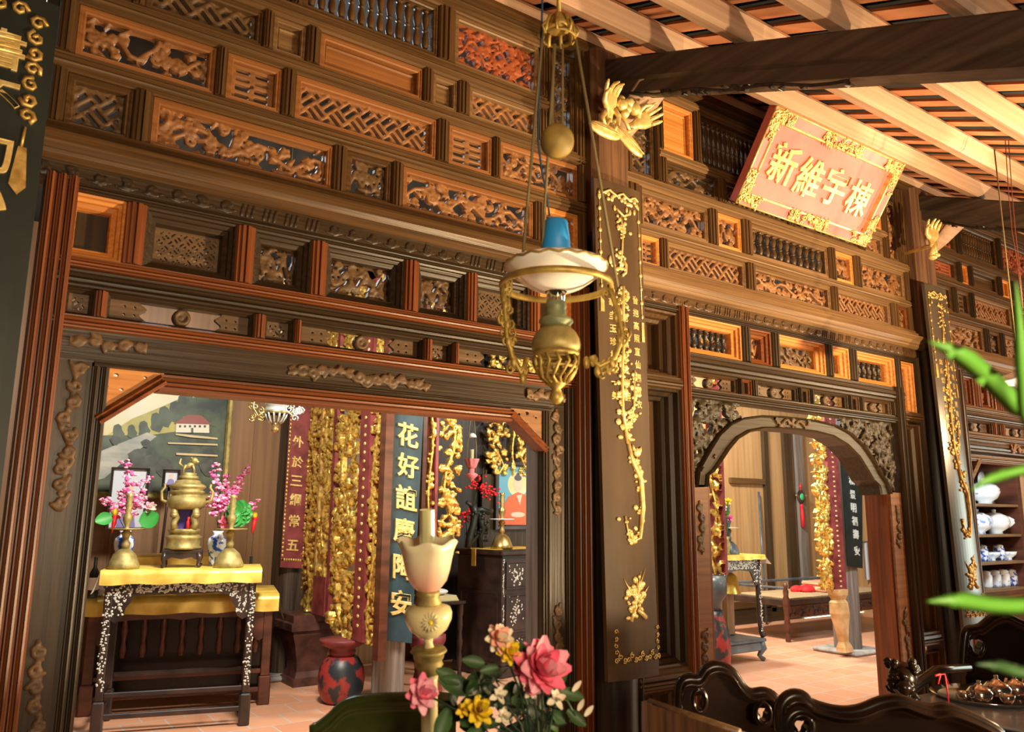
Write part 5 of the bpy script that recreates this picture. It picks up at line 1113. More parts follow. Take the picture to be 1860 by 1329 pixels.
# rear columns, boards and gilded altar frames
def rcol(x, y, r, mat, top=4.2):
    mb = MB(); mb.bbox(x - r * 1.9, x + r * 1.9, y - r * 1.9, y + r * 1.9, 0, .05, 'stone', .02); struct(mb, 'column_base')
    mb = MB(); mb.lathe([(r, .05), (r * 1.03, 1.2), (r * .95, top)], mat, (x, y, 0), 24); struct(mb, 'column')
rcol(2.78, 4.72, .15, 'wood_column'); rcol(3.07, 3.12, .13, 'wood_grey'); rcol(8.62, 2.62, .15, 'wood_grey')
def flat_board(label, cs, Y, mat, chars, pys, pxs, size, gold, group, edge=None, Yb=None):
    Yb = Yb or Y
    tl, tr, br, bl = at(*cs[0], Y), at(*cs[1], Y), at(*cs[2], Yb), at(*cs[3], Yb)
    t = thing('couplet_board', label, 'couplet board', bl, 0, group); nn = (tr - tl).cross(tl - bl).normalized()
    if nn.dot(CAM - tl) < 0: nn = -nn
    def fn(u, v, w_): return bl.lerp(br, u).lerp(tl.lerp(tr, u), v) - bl + nn * w_
    mb = MB(); mb.hexa([fn(0, 0, -.02), fn(1, 0, -.02), fn(1, 0, 0), fn(0, 0, 0), fn(0, 1, -.02), fn(1, 1, -.02), fn(1, 1, 0), fn(0, 1, 0)], mat); mb.build('board', t)
    ex = (br - bl).normalized(); ez = (tl - bl).normalized()
    for ch, px, py in zip(chars, pxs, pys):
        c = at(px, py, Y + (Yb - Y) * (py - cs[0][1]) / (cs[3][1] - cs[0][1])) - bl + nn * .004
        mb = MB(); letter(mb, ch, lambda a, b, w_: c + ex * a + ez * b + nn * w_, 0, 0, size, gold, .05); mb.build('character', t)
    if edge:
        mb = MB()
        for u in (.06, .94):
            for i in range(46): mb.ell(fn(u, .04 + .95 * i / 45, .002), (.014, .005, .016), edge, None, 6, 3)
        for i in range(10): mb.ell(fn(.06 + .88 * i / 9, .04, .002), (.014, .005, .016), edge, None, 6, 3)
        mb.build('border', t)
    return t
G2 = 'couplet boards in the rear room'
flat_board('maroon couplet board with small gold characters, on the rear column', ((531, 690), (572, 690), (552, 1032), (509, 1030)), 4.50, 'lacquer_maroon', '外於三綱常五', (802, 839, 873, 907, 946, 990), (541, 540, 538, 536, 534, 531), .115, 'gold', G2, 'gold_dull')
flat_board('blue-black couplet board with large gold characters, framed by the left doorway', ((703, 700), (772, 700), (748, 1168), (692, 1162)), 2.94, 'lacquer_blue', '花好誼慶陶安', (790, 846, 904, 963, 1029, 1095), (740, 740, 737, 733, 731, 727), .20, 'gold', G2)
flat_board('black couplet board with pale characters, on the column seen through the arch', ((1526, 790), (1566, 800), (1567, 1032), (1541, 1028)), 2.42, 'lacquer_black', '春和景明福壽安', (845, 872, 898, 922, 946, 970, 1000), (1545, 1546, 1548, 1550, 1552, 1554, 1556), .105, 'pearl', G2)
def altar_frame():
    X = 2.84; y = lambda px: at_x(px, 900, X).y; zat = lambda px, py: at_x(px, py, X).z
    t = thing('gilded_altar_frame', 'tall gilded openwork frame between the maroon and blue-black boards', 'altar frame', (X, 3.2, 0), 0, 'gilded openwork altar frames')
    def fn_for(ya, yb, z0): return lambda u, v, w_: Vector((-w_, ya + (yb - ya) * 0 - u - 3.2, z0 + v))
    def strip(pa, pb, z0, z1, back=None, mat='gilt', dens=1., big=1.6):
        ya, yb = y(pa), y(pb); W = ya - yb; fn = fn_for(ya, yb, z0)
        if back:
            mb = MB(); mb.box(.02, .04, yb - 3.2, ya - 3.2, z0, z1, back); o = mb.build('back_board', t)
        gild(t, fn, W, z1 - z0, mat, dens, big)
    strip(557, 579, .62, 3.5, 'lacquer_maroon', 'gilt', 1.2, 1.2); strip(583, 604, .95, 3.5, None, 'gilt', .8, 1.8); strip(609, 652, .50, 3.5, None, 'gilt', .9, 2.1); strip(673, 690, .50, 3.5, 'lacquer_maroon', 'gilt', 1.6, 1.0)
    for a, b, z0, m in ((580, 583, .62, 'gold_dull'), (604, 609, .62, 'lacquer_maroon'), (654, 672, .5, 'lacquer_maroon'), (691, 701, .4, 'red_wood')):
        mb = MB(); mb.box(-.02, .05, y(b) - 3.2, y(a) - 3.2, z0, 3.6, m); s = mb.build('post', t)
        if a == 654:
            q = MB()
            for i in range(40): q.ell((-.022, (y(663)) - 3.2, .62 + i * .073), (.005, .026, .016), 'gold', None, 7, 4)
            q.build('gilt_flowers', s)
    mb = MB(); mb.box(-.03, .05, y(604) - 3.2, y(583) - 3.2, .62, .95, 'lacquer_maroon'); mb.build('lower_panel', t)
    mb = MB(); mb.box(-.02, .06, y(701) - 3.2, y(556) - 3.2, 3.5, 3.62, 'red_wood'); mb.build('lintel', t)
    # pedestals
    p = at_z(575, 1212, 0); c = Vector((2.84, 4.32, 0)); d = thing('pedestal', 'red lacquered waisted pedestal under the gilded frame, beside the rear column', 'pedestal', c, 0, 'lacquered pedestals of the altar frame')
    mb = MB(); mb.loft([[Vector((a * w_, b * w_, z)) for a, b in ((-1, -1), (1, -1), (1, 1), (-1, 1))] for z, w_ in ((0, .17), (.06, .17), (.07, .15), (.12, .13), (.2, .13), (.36, .17), (.44, .20), (.47, .20), (.48, .23), (.54, .23), (.55, .21), (.61, .21))], 'pedestal_brown', False, True, True, True); mb.build('body', d)
    c = Vector((2.80, 3.42, 0)); d = thing('pedestal', 'round red and black lacquered pedestal left of the grey column', 'pedestal', c, 0, 'lacquered pedestals of the altar frame')
    mb = MB(); mb.lathe([(0, 0), (.12, 0), (.15, .03), (.18, .1), (.19, .18), (.18, .27), (.14, .34), (.12, .36), (0, .36)], 'red_black', n=28); mb.build('drum', d)
    mb = MB(); mb.lathe([(0, .36), (.10, .36), (.11, .40), (.10, .42), (.17, .45), (.19, .48), (.19, .495), (0, .50)], 'lacquer_maroon', n=28); mb.build('dish', d)
altar_frame()
def frame2():
    Y = 3.2; P = lambda px, py: at(px, py, Y)
    t = thing('gilded_altar_frame', 'gilded openwork frame right of the blue-black board, in the left doorway', 'altar frame', (P(770, 900).x, Y, 0), 0, 'gilded openwork altar frames'); x0 = P(770, 900).x
    for a, b, z0, bk, bg, dn in ((772, 787, .7, 'lacquer_maroon', 1.0, 1.5), (794, 835, 1.05, None, 1.9, .9)):
        xa, xb = P(a, 900).x - x0, P(b, 900).x - x0
        gild(t, lambda u, v, w_: Vector((xa + u, -w_, z0 + v)), xb - xa, 3.4 - z0, 'gilt', dn, bg)
        if bk: mb = MB(); mb.box(xa, xb, .02, .05, z0, 3.4, bk); mb.build('back_board', t)
    for a, b, m in ((764, 771, 'red_wood'), (788, 793, 'lacquer_maroon')):
        mb = MB(); mb.box(P(a, 900).x - x0, P(b, 900).x - x0, -.02, .05, .5, 3.5, m); mb.build('post', t)
    mb = MB(); mb.lathe([(0, 0), (.12, 0), (.14, .05), (.10, .2), (.11, .35), (.16, .45), (.16, .5), (0, .5)], 'lacquer_maroon', (.08, .02, 0), 16); mb.build('foot', t)
    Y2 = 4.5; x0 = at(880, 800, Y2).x
    t = thing('gilded_altar_frame', 'gilded carving above the framed portrait of a seated robed figure', 'altar frame', (x0, Y2, 0), 0, 'gilded openwork altar frames')
    for a, b, m in ((882, 925, None), (928, 934, 'gilt'), (936, 975, None)):
        xa, xb = at(a, 800, Y2).x - x0, at(b, 800, Y2).x - x0; gild(t, lambda u, v, w_: Vector((xa + u, -w_, 1.95 + v)), xb - xa, 1.4, 'gilt', 1., 1.8)
    mb = MB(); mb.box(0, 1.0, .03, .06, 0, 1.95, 'wood_dark_Z'); mb.build('lower_board', t); mb = MB(); mb.box(-.7, 1.3, .12, .15, 0, 3.5, 'wood_black'); mb.build('back_board', t)  # dark boards stand in for the blackness of the shaded niche
frame2()
def buddha_cabinet():
    c = at(912, 1007, 3.5); H = 1.17; a = math.radians(12); o = Vector((c.x, c.y, 0)); t = thing('cabinet', 'dark cabinet inlaid with mother of pearl at the right of the left doorway', 'cabinet', o, a)
    W, D = .85, .62
    mb = MB(); mb.bbox(0, W, 0, D, .10, H - .05, 'table_wood', .008); mb.build('body', t); mb = MB(); mb.bbox(-.05, W + .05, -.05, D + .05, H - .05, H, 'table_wood', .012); mb.build('top', t); mb = MB(); mb.bbox(-.03, W + .03, -.03, D + .03, 0, .10, 'table_wood', .012); mb.build('plinth', t)
    R = random.Random(6)
    for z0, z1 in ((.80, 1.06), (.40, .75), (.14, .36)):
        for x0 in (.05, .46):
            mb = MB(); mb.rings(x0, x0 + .34, z0, z1, [(0, .0), (0, -.014), (.014, -.014), (.02, -.004)], 'table_wood'); mb.box(x0 + .02, x0 + .32, -.006, -.002, z0 + .02, z1 - .02, 'table_wood'); d = mb.build('door' if z0 < .8 else 'drawer', t); q = MB()
            for i in range(46): q.ell((x0 + .17 + R.gauss(0, .055), -.008, (z0 + z1) / 2 + R.gauss(0, (z1 - z0) * .2)), (R.uniform(.006, .016), .004, R.uniform(.005, .012)), 'pearl', Matrix.Rotation(R.uniform(0, 3), 3, 'Y'), 6, 3)
            q.build('pearl_inlay', d)
    q = MB()
    for i in range(60): q.ell((.02 + R.gauss(0, .006), -.003, R.uniform(.15, 1.08)), (.006, .004, .010), 'pearl', None, 6, 3)
    q.build('edge_inlay', t)
    for z0, z1 in ((.14, .78),):
        mb = MB(); L = [[Vector((-y_, D * .5 + s * (D * .42 - i), zz + (i if zz == z0 else -i))) for s, zz in ((-1, z0), (1, z0), (1, z1), (-1, z1))] for i, y_ in ((0, .0), (0, .012), (.02, .012), (.028, .002))]; mb.loft(L, 'table_wood'); mb.build('side_panel', t)
    M = Matrix.Translation(o) @ Matrix.Rotation(a, 4, 'Z')
    tc = thing('runner_cloth', 'gold edged runner on top of the inlaid cabinet', 'cloth', M @ Vector((0, 0, H)), a); mb = MB(); mb.bbox(-.055, W * .9, .06, .5, .001, .006, 'cloth_gold', .002); mb.bbox(-.062, -.052, .30, .36, -.16, .006, 'cloth_gold', .002); mb.build('runner', tc)
    candlestick('c', 'brass candlestick with a white drip plate on the inlaid cabinet', M @ Vector((.14, .14, H + .007)), 1.02, 'brass', 'white_china')
    p = M @ Vector((.02, .40, H + .007)); d = thing('sculpture', 'black root-like dragon sculpture on the inlaid cabinet', 'sculpture', p); R = random.Random(3); mb = MB()
    for pts, r in (([(-.08, 0, 0), (-.06, 0, .10), (-.02, 0, .22), (.0, 0, .34), (-.03, 0, .42)], .04), ([(.08, 0, 0), (.07, 0, .10), (.10, 0, .2), (.06, 0, .30), (.02, 0, .36)], .032), ([(0, 0, .36), (.08, 0, .38), (.15, -.02, .35), (.20, 0, .37)], .028), ([(-.01, 0, .38), (-.06, 0, .42), (-.10, 0, .45)], .02), ([(-.05, 0, .05), (.05, .02, .12), (.09, 0, .16)], .024)):
        mb.tube(pts, [r * R.uniform(.7, 1.2) for _ in pts], 'lacquer_black', 7)
    for i in range(40): mb.ell((R.uniform(-.08, .16), R.uniform(-.03, .03), R.uniform(.02, .40)), R.uniform(.012, .026), 'lacquer_black', None, 6, 4)
    mb.build('carved_body', d)
    mm = p + Vector((-.02, .10, 0)); d = thing('blossom_spray', 'red blossom spray behind the black sculpture', 'artificial flowers', mm, 0, 'artificial blossom sprays')
    for tp in (at(868, 880, 3.98), at(845, 935, 3.98), at(888, 895, 3.98)):
        mb = MB(); q = tp - mm; mb.tube([(0, 0, 0), q * .5 + Vector((0, 0, .05)), q], .004, 'leaf_dark', 5); mb.build('twig', d); mb = MB()
        for i in range(36): mb.ell(q + Vector((R.gauss(0, .06), R.gauss(0, .03), R.gauss(0, .045))), (.018, .018, .011), 'red_flower', None, 6, 4)
        mb.build('blossom', d)
    t2, W2_, H2_, fw = framed('framed picture of a seated figure in an orange robe, over the cabinet', ((899, 836), (1003, 962)), 4.505, 'table_wood', .02, .055)
    mb = MB(); bb = [(fw, fw), (W2_ - fw, fw), (W2_ - fw, H2_ - fw), (fw, H2_ - fw)]; flat(mb, bb, .014, 'pic_blue'); cx = W2_ * .40; E = lambda x, z, rx, rz: [(x + rx * math.cos(k * .35), z + rz * math.sin(k * .35)) for k in range(18)]
    flat(mb, E(cx, H2_ * .66, .14, .14), .012, 'paint_sky'); flat(mb, [(fw, fw), (cx + .26, fw), (cx + .22, H2_ * .24), (cx + .14, H2_ * .50), (cx, H2_ * .55), (cx - .13, H2_ * .48), (fw, H2_ * .2)], .010, 'pic_robe'); flat(mb, E(cx, H2_ * .66, .058, .078), .008, 'petal_peach'); flat(mb, E(cx, H2_ * .76, .05, .035), .007, 'photo_dark'); flat(mb, E(cx, H2_ * .81, .022, .022), .006, 'photo_dark'); flat(mb, [(cx - .02, H2_ * .5), (cx + .06, H2_ * .52), (cx + .03, H2_ * .36)], .008, 'petal_peach'); flat(mb, E(cx + .0, H2_ * .22, .10, .03), .008, 'petal_peach')
    mb.build('picture', t2)
base_mat('pic_blue', (.12, .36, .50), .4); base_mat('pic_robe', (.62, .13, .05), .5); buddha_cabinet()
def pink_lamp():
    k = .0042; o = at(857, 830, 3.7); z = lambda py: (830 - py) * k; base_mat('pink_glass', (.70, .22, .24), .25)
    t = thing('hanging_oil_lamp', 'small hanging oil lamp with pink tulip shade in the dark niche', 'lamp', o)
    mb = MB(); mb.lathe([(.0, z(773)), (.02, z(774)), (.04, z(779)), (.045, z(784)), (.035, z(783)), (0, z(778))], 'white_china'); mb.build('smoke_bell', t)
    mb = MB(); mb.lathe([(.02, z(812)), (.02, z(834))], 'glass_old'); mb.build('glass_chimney', t)
    mb = MB(); mb.lathe([(.072, z(834)), (.066, z(838)), (.055, z(845)), (.05, z(852)), (.035, z(856))], 'pink_glass', n=36, wave=lambda r, zz, a: (r * (1 + .1 * math.cos(a * 8) * (r > .05)), zz)); mb.build('tulip_shade', t)
    mb = MB(); mb.lathe([(0, z(855)), (.03, z(856)), (.028, z(866)), (.06, z(869)), (.064, z(872)), (.03, z(880)), (.012, z(885)), (0, z(888))], 'pink_glass'); mb.build('oil_font', t)
    for s in (-1, 1): mb = MB(); mb.tube([(s * .055, 0, z(870)), (s * .05, 0, z(800)), (0, 0, z(700)), (0, 0, 4.54 - o.z)], .004, 'rope', 5); mb.build('chain', t)
pink_lamp()
def small_table():
    p = at_z(838, 1232, 0); p = Vector((4.0, 3.62, 0)); t = thing('side_table', 'small dark table with turned legs between the lamp and the cabinet', 'table', p)
    mb = MB(); mb.bbox(-.40, .10, -.02, .46, .68, .71, 'table_wood', .008); mb.build('tabletop', t)
    for x in (-.36, .06):
        for y in (.02, .42): mb = MB(); mb.lathe([(.02, 0), (.024, .05), (.014, .10), (.026, .18), (.016, .26), (.028, .34), (.016, .42), (.026, .50), (.02, .56), (.03, .6), (.03, .68)], 'table_wood', (x, y, 0), 10); mb.build('leg', t)
    for i in range(4):
        b = thing('booklet', 'thin pale booklet in the pile on the small table, %s' % ('lowest', 'second from the bottom', 'third from the bottom', 'topmost under the cloth')[i], 'booklet', p + Vector((-.30, .03, .711 + i * .012)), .04 * (i - 1), 'booklets piled on the small table'); mb = MB(); mb.bbox(0, .34, 0, .24, 0, .011, 'cream', .002); mb.build('pages', b)
    b = thing('folded_cloth', 'folded white cloth with blue pattern on the pile of booklets', 'cloth', p + Vector((-.20, .10, .760))); mb = MB(); mb.ell((.06, .05, .03), (.13, .09, .03), 'porcelain_pale', None, 14, 8); mb.ell((.03, .04, .055), (.08, .06, .02), 'porcelain_pale', None, 12, 6); mb.build('cloth_folds', b)
noise_mat('porcelain_pale', (.20, .32, .62), (.82, .85, .88), .5, 0, (18, 18, 18), lo=.38, hi=.46); small_table()
# ------------------------------------------------------------------ rear room seen through the arch
base_mat('day_slot', (1, .95, .75), .5, emit=(1, .93, .68), es=6); noise_mat('cane', (.30, .20, .10), (.50, .38, .22), .7, 0, (30, 4, 4)); base_mat('wire_red', (.30, .07, .03), .6); base_mat('cloth_red', (.62, .015, .02), .7); noise_mat('cloth_stripe', (.62, .16, .09), (.80, .46, .28), .7, 0, (60, 3, 3)); noise_mat('foot_tan', (.45, .26, .09), (.70, .50, .26), .5, 0, (7, 7, 7)); base_mat('curtain', (.62, .66, .78), .8); noise_mat('grey_lacquer', (.04, .05, .06), (.10, .12, .14), .35, 0, (5, 5, 5)); base_mat('jade', (.05, .45, .18), .3)
def right_room():
    # plank wall details
    Y = 4.84
    def wallbar(px0, py0, px1, py1, th, mat, nm='wall_trim'):
        a, b = at(px0, py0, Y), at(px1, py1, Y); mb = MB(); mb.box(min(a.x, b.x), max(a.x, b.x), Y - th, Y + .01, min(a.z, b.z), max(a.z, b.z), mat); return struct(mb, nm)
    wallbar(1324, 867, 1394, 880, .04, 'wood_brown_X', 'trim_1'); wallbar(1388, 760, 1398, 1110, .05, 'wood_dark_Z', 'trim_2'); wallbar(1437, 760, 1470, 1110, .06, 'wood_grey', 'trim_3'); wallbar(1430, 760, 1436, 1110, .05, 'wood_dark_Z', 'trim_4'); wallbar(1318, 1094, 1395, 1100, .04, 'wood_brown_X', 'trim_5'); wallbar(1300, 1112, 1620, 1140, .05, 'wood_dark_X', 'baseboard_back')
    mb = MB(); a, b = at(1462, 1122, Y - .06), at(1605, 1136, Y - .06); mb.box(a.x, b.x + 1.2, Y - .07, Y - .055, b.z, a.z, 'day_slot'); o = struct(mb, 'window_1'); o['label'] = 'bright daylight slot low in the plank wall under the daybed'; o['category'] = 'window'
    p0 = at_z(1390, 1150, 0); a, b = Vector((at(1389, 1060, 4.62).x, 4.62, 0)), at(1378, 893, 4.80)
    t = thing('pole', 'thin grey pole leaning against the plank wall inside the arch', 'pole', a); mb = MB(); mb.tube([(0, 0, 0), b - a], .016, 'grey_lacquer', 8); mb.build('shaft', t)
    # ornament
    o = at(1455, 902, 4.75); t = thing('wall_ornament', 'round dark ornament with green disc and red tassel hanging on the wall', 'ornament', o)
    T = Matrix.Rotation(PI / 2, 3, 'X')
    mb = MB(); mb.lathe([(0, -.02), (.085, -.02), (.105, 0), (.085, .02), (0, .02)], 'table_wood', T=T); mb.build('disc', t); mb = MB(); mb.lathe([(0, .018), (.055, .02), (.05, .03), (0, .032)], 'jade', T=T); mb.build('jade_centre', t)
    for s in (-1, 1): mb = MB(); mb.ell((s * .115, 0, .02), .022, 'brass'); mb.build('bead', t)
    mb = MB(); mb.tube([(0, 0, .10), (0, 0, .22)], [.012, .004], 'red_flower', 6); mb.ell((0, 0, .16), .022, 'red_flower'); mb.build('hanging_knot', t); mb = MB(); mb.ell((0, 0, -.14), .03, 'red_flower'); mb.tube([(0, 0, -.16), (.008, 0, -.26), (.01, 0, -.46)], [.02, .028, .03], 'cloth_red', 8); mb.build('tassel', t)
    # inlaid altar table on a low stand
    c = Vector((7.30, 2.78, 0)); 
    t = thing('plinth_table', 'low grey lacquered stand with curled feet under the small inlaid table', 'stand', c + Vector((-.75, -.05, 0))); mb = MB(); mb.bbox(0, .78, 0, .55, .20, .235, 'grey_lacquer', .01); mb.build('top', t); mb = MB(); mb.bbox(.02, .76, .02, .05, .11, .20, 'grey_lacquer', .008); mb.build('apron', t); mb = MB(); mb.bbox(.73, .76, .04, .53, .11, .20, 'grey_lacquer', .008); mb.build('apron', t)
    for x in (.04, .72):
        for y in (.05, .50): mb = MB(); mb.tube([(x, y, .21), (x + .03, y - .02, .13), (x - .015, y, .06), (x + .03, y - .02, .016)], [.045, .04, .026, .028], 'grey_lacquer', 8); mb.build('foot', t)
    # table on it
    a = Vector((6.62, 2.76, .236)); t = thing('altar_table', 'small inlaid altar table with gold cloth, seen inside the arch', 'table', a); W, D, H = .70, .46, .86
    mb = MB(); mb.bbox(-.03, W + .03, -.03, D + .03, H - .035, H, 'table_wood', .008); mb.build('tabletop', t); R = random.Random(17)
    for x in (0, W - .05):
        for y in (0, D - .05):
            mb = MB(); mb.tube([(x + .025, y + .025, H - .04), (x + .025, y + .025, .5), (x + .02, y + .025, .2), (x + .04, y + .02, .05), (x + .06, y + .01, .012)], [.034, .03, .026, .03, .034], 'table_wood', 8); lg = mb.build('leg', t)
            q = MB()
            for i in range(60): z = R.uniform(.05, H - .06); q.ell((x + .025 + R.gauss(0, .010), y - .004, z), (.009, .004, .008), 'pearl', None, 6, 3)
            q.build('pearl_inlay', lg)
    full = [(.05, H - .04), (.05, H - .30), (.09, H - .32), (.13, H - .24), (.17, H - .17), (.35, H - .15), (.53, H - .17), (.57, H - .24), (.61, H - .32), (.65, H - .30), (.65, H - .04)]
    mb = MB(); mb.prism(full, lambda u, v, w_: Vector((u, w_, v)), .0, .02, 'table_wood'); ap = mb.build('apron', t); q = MB()
    for i in range(240):
        x = R.uniform(.05, .65); e = min(x, .7 - x); q.ell((x, -.001, H - R.uniform(.05, .29 if e < .12 else .14)), (R.uniform(.007, .014), .004, .008), 'pearl', None, 6, 3)
    q.build('pearl_inlay', ap)
    tc = thing('altar_cloth', 'gold cloth over the small inlaid table inside the arch', 'cloth', a + Vector((0, 0, H))); cloth(tc, -.035, W + .035, -.034, .49, .006, .05, .10)
    candlestick('c', 'dark candlestick on the small inlaid table inside the arch', a + Vector((.44, .20, H + .007)), 1., 'grey_lacquer', 'pewter')
    p = a + Vector((.30, .12, H + .007)); v = thing('vase', 'small bronze vase with lilies on the small inlaid table', 'vase', p); mb = MB(); mb.lathe([(0, 0), (.04, 0), (.03, .03), (.05, .10), (.03, .16), (.04, .19), (.03, .185), (0, .06)], 'brass_old'); mb.build('vase_body', v)
    t = thing('lily_spray', 'pink and yellow lilies in the small bronze vase inside the arch', 'artificial flowers', p + Vector((0, 0, .18)))
    for px, py, m in ((1325, 941, 'blossom_magenta'), (1322, 910, 'petal_yellow'), (1314, 922, 'petal_white'), (1318, 934, 'leaf_bright')):
        q = at(px, py, p.y) - p - Vector((0, 0, .18)); mb = MB(); mb.tube([(0, 0, -.06), q * .5, q], .005, 'leaf_green', 5); mb.build('stem', t); mb = MB(); bloom(mb, q, .05, m, R, 9); mb.build('blossom', t)
    p = a + Vector((.22, .0, .0)); o = at(1326, 1058, 3.05); t = thing('brass_bell', 'shiny brass bell on a wooden post under the inlaid table', 'bell', (o.x, 3.05, .24)); mb = MB(); mb.lathe([(.115, .44), (.11, .45), (.075, .62), (.03, .66), (0, .66)], 'cloth_gold'); mb.build('bell', t); mb = MB(); mb.bbox(-.06, .06, .0, .08, 0, .46, 'wood_tan_Z', .008); mb.build('post', t)
    # gilded strip and pedestal at the left of the arch
    X = 5.90; ya, yb = at_x(1284, 950, X).y, at_x(1311, 950, X).y; lo, hi = min(ya, yb), max(ya, yb)
    t = thing('gilded_altar_frame', 'gilded openwork strip at the left edge inside the arch', 'altar frame', (X, lo, 0), 0, 'gilded openwork altar frames'); gild(t, lambda u, v, w_: Vector((-w_, (hi - lo) - u, .98 + v)), hi - lo, 2.3, 'gilt', 1., 1.8)
    mb = MB(); mb.box(.03, .06, 0, hi - lo, .98, 3.4, 'lacquer_maroon'); mb.build('back_board', t)
    d = thing('pedestal', 'red, black and cream lacquered pedestal at the left edge inside the arch', 'pedestal', (X - .04, (lo + hi) / 2, 0), 0, 'lacquered pedestals of the altar frame'); mb = MB(); mb.lathe([(0, 0), (.08, 0), (.10, .08), (.125, .22), (.135, .36), (.12, .50), (.08, .60), (.075, .66), (0, .66)], 'red_black', n=24); mb.build('drum', d); mb = MB(); mb.lathe([(0, .66), (.065, .66), (.07, .74), (.115, .80), (.12, .90), (.10, .97), (0, .97)], 'grey_lacquer', n=24); mb.build('dish', d)
    # gilded column strip and carved foot by the far column
    o = Vector((at(1492, 900, 2.45).x, 2.45, 0)); t = thing('gilded_altar_frame', 'gilded and maroon strip standing on a cream carved foot, beside the far column', 'altar frame', o, 0, 'gilded openwork altar frames')
    xa, xb, xc = at(1478, 900, 2.45).x - o.x, at(1504, 900, 2.45).x - o.x, at(1524, 900, 2.45).x - o.x
    gild(t, lambda u, v, w_: Vector((xa + u, -w_, .72 + v)), xb - xa, 2.6, 'gilt', 1.1, 1.8)
    mb = MB(); mb.box(xb, xc, -.02, .04, .68, 3.4, 'lacquer_maroon'); s = mb.build('post', t); q = MB()
    for i in range(44): q.ell(((xb + xc) / 2, -.022, .75 + i * .055), (.024, .005, .012), 'gold', None, 6, 4)
    q.build('gilt_flowers', s)
    mb = MB(); xm = (xb + xc) / 2 - .04
    mb.loft([[Vector((xm + a * w_ + dx, b * w_ * .8, z)) for a, b in ((-1, -1), (1, -1), (1, 1), (-1, 1))] for z, w_, dx in ((.05, .07, .06), (.10, .07, .06), (.16, .045, .05), (.30, .06, .03), (.46, .085, .01), (.58, .08, .0), (.61, .06, 0), (.66, .085, .0), (.72, .09, 0))], 'foot_tan', False, True, True, True); mb.build('carved_foot', t)
    # daybed
    b0 = Vector((8.62, 3.42, 0)); t = thing('daybed', 'carved wooden daybed with woven top against the plank wall', 'daybed', b0); W, D = 2.6, .95
    mb = MB(); mb.bbox(0, W, 0, D, .42, .50, 'table_wood', .01); mb.build('frame', t); mb = MB(); mb.box(.06, W - .06, .06, D - .06, .50, .508, 'cane'); mb.build('woven_top', t); mb = MB(); mb.bbox(.03, W - .03, .0, .03, .28, .42, 'red_wood', .006); ap = mb.build('apron', t)
    relief(ap, 'carving', .05, W - .05, .29, .41, -.001, 'table_wood', floral(W - .1, .12, 55, .7, 1), .014)
    for x in (.02, W - .04):
        for y in (.02, D - .02): mb = MB(); mb.lathe([(.03, 0), (.035, .05), (.02, .08), (.04, .2), (.03, .3), (.045, .42), (.045, .50), (.03, .54), (.035, .60), (.02, .64), (.03, .67), (0, .70)], 'red_wood', (x, y, 0), 12); mb.build('post', t)
    for z in (.62,): mb = MB(); mb.bbox(.03, W, D - .06, D - .03, z, z + .035, 'grey_lacquer', .008); mb.build('back_rail', t); mb = MB(); mb.bbox(.0, .03, .03, D - .03, z, z + .03, 'grey_lacquer', .008); mb.build('side_rail', t)
    p = Vector((at(1460, 1072, 3.95).x, 3.95, .512)); t = thing('folded_cloth', 'crumpled bright red cloth on the daybed', 'cloth', p); mb = MB()
    for i in range(9): mb.ell((R.uniform(-.16, .16), R.uniform(-.08, .08), .028), (R.uniform(.10, .18), R.uniform(.05, .09), .03 + .012 * (i % 3)), 'cloth_red', Matrix.Rotation(R.uniform(-.3, .3), 3, 'Z'), 12, 7)
    mb.build('cloth_folds', t)
    p = Vector((at(1490, 1072, 3.95).x, 3.88, .512)); t = thing('blanket', 'striped orange blanket beside the red cloth on the daybed', 'blanket', p); mb = MB(); mb.bbox(-.30, .30, -.22, .2, 0, .07, 'cloth_stripe', .025); mb.bbox(-.29, .29, -.21, .18, .072, .13, 'cloth_stripe', .025); mb.build('folds', t)
    a, b = at(1568, 985, 4.6), at(1600, 1075, 4.6); t = thing('curtain', 'pale bluish white curtain strip by the far column inside the arch', 'curtain', (a.x, 4.6, .52)); mb = MB(); mb.loft([[Vector(((b.x - a.x) * i / 16, .02 * math.sin(i * 1.6), z)) for i in range(17)] for z in (0, a.z - .52)], 'curtain', True, False); mb.loft([[Vector(((b.x - a.x) * i / 16, .008 + .02 * math.sin(i * 1.6), z)) for i in range(17)] for z in (0, a.z - .52)], 'curtain', True, False); mb.build('drape', t); mb = MB(); mb.tube([(-.05, .0, a.z - .51), (b.x - a.x + .05, 0, a.z - .51)], .012, 'grey_lacquer', 6); mb.build('rod', t)
right_room()

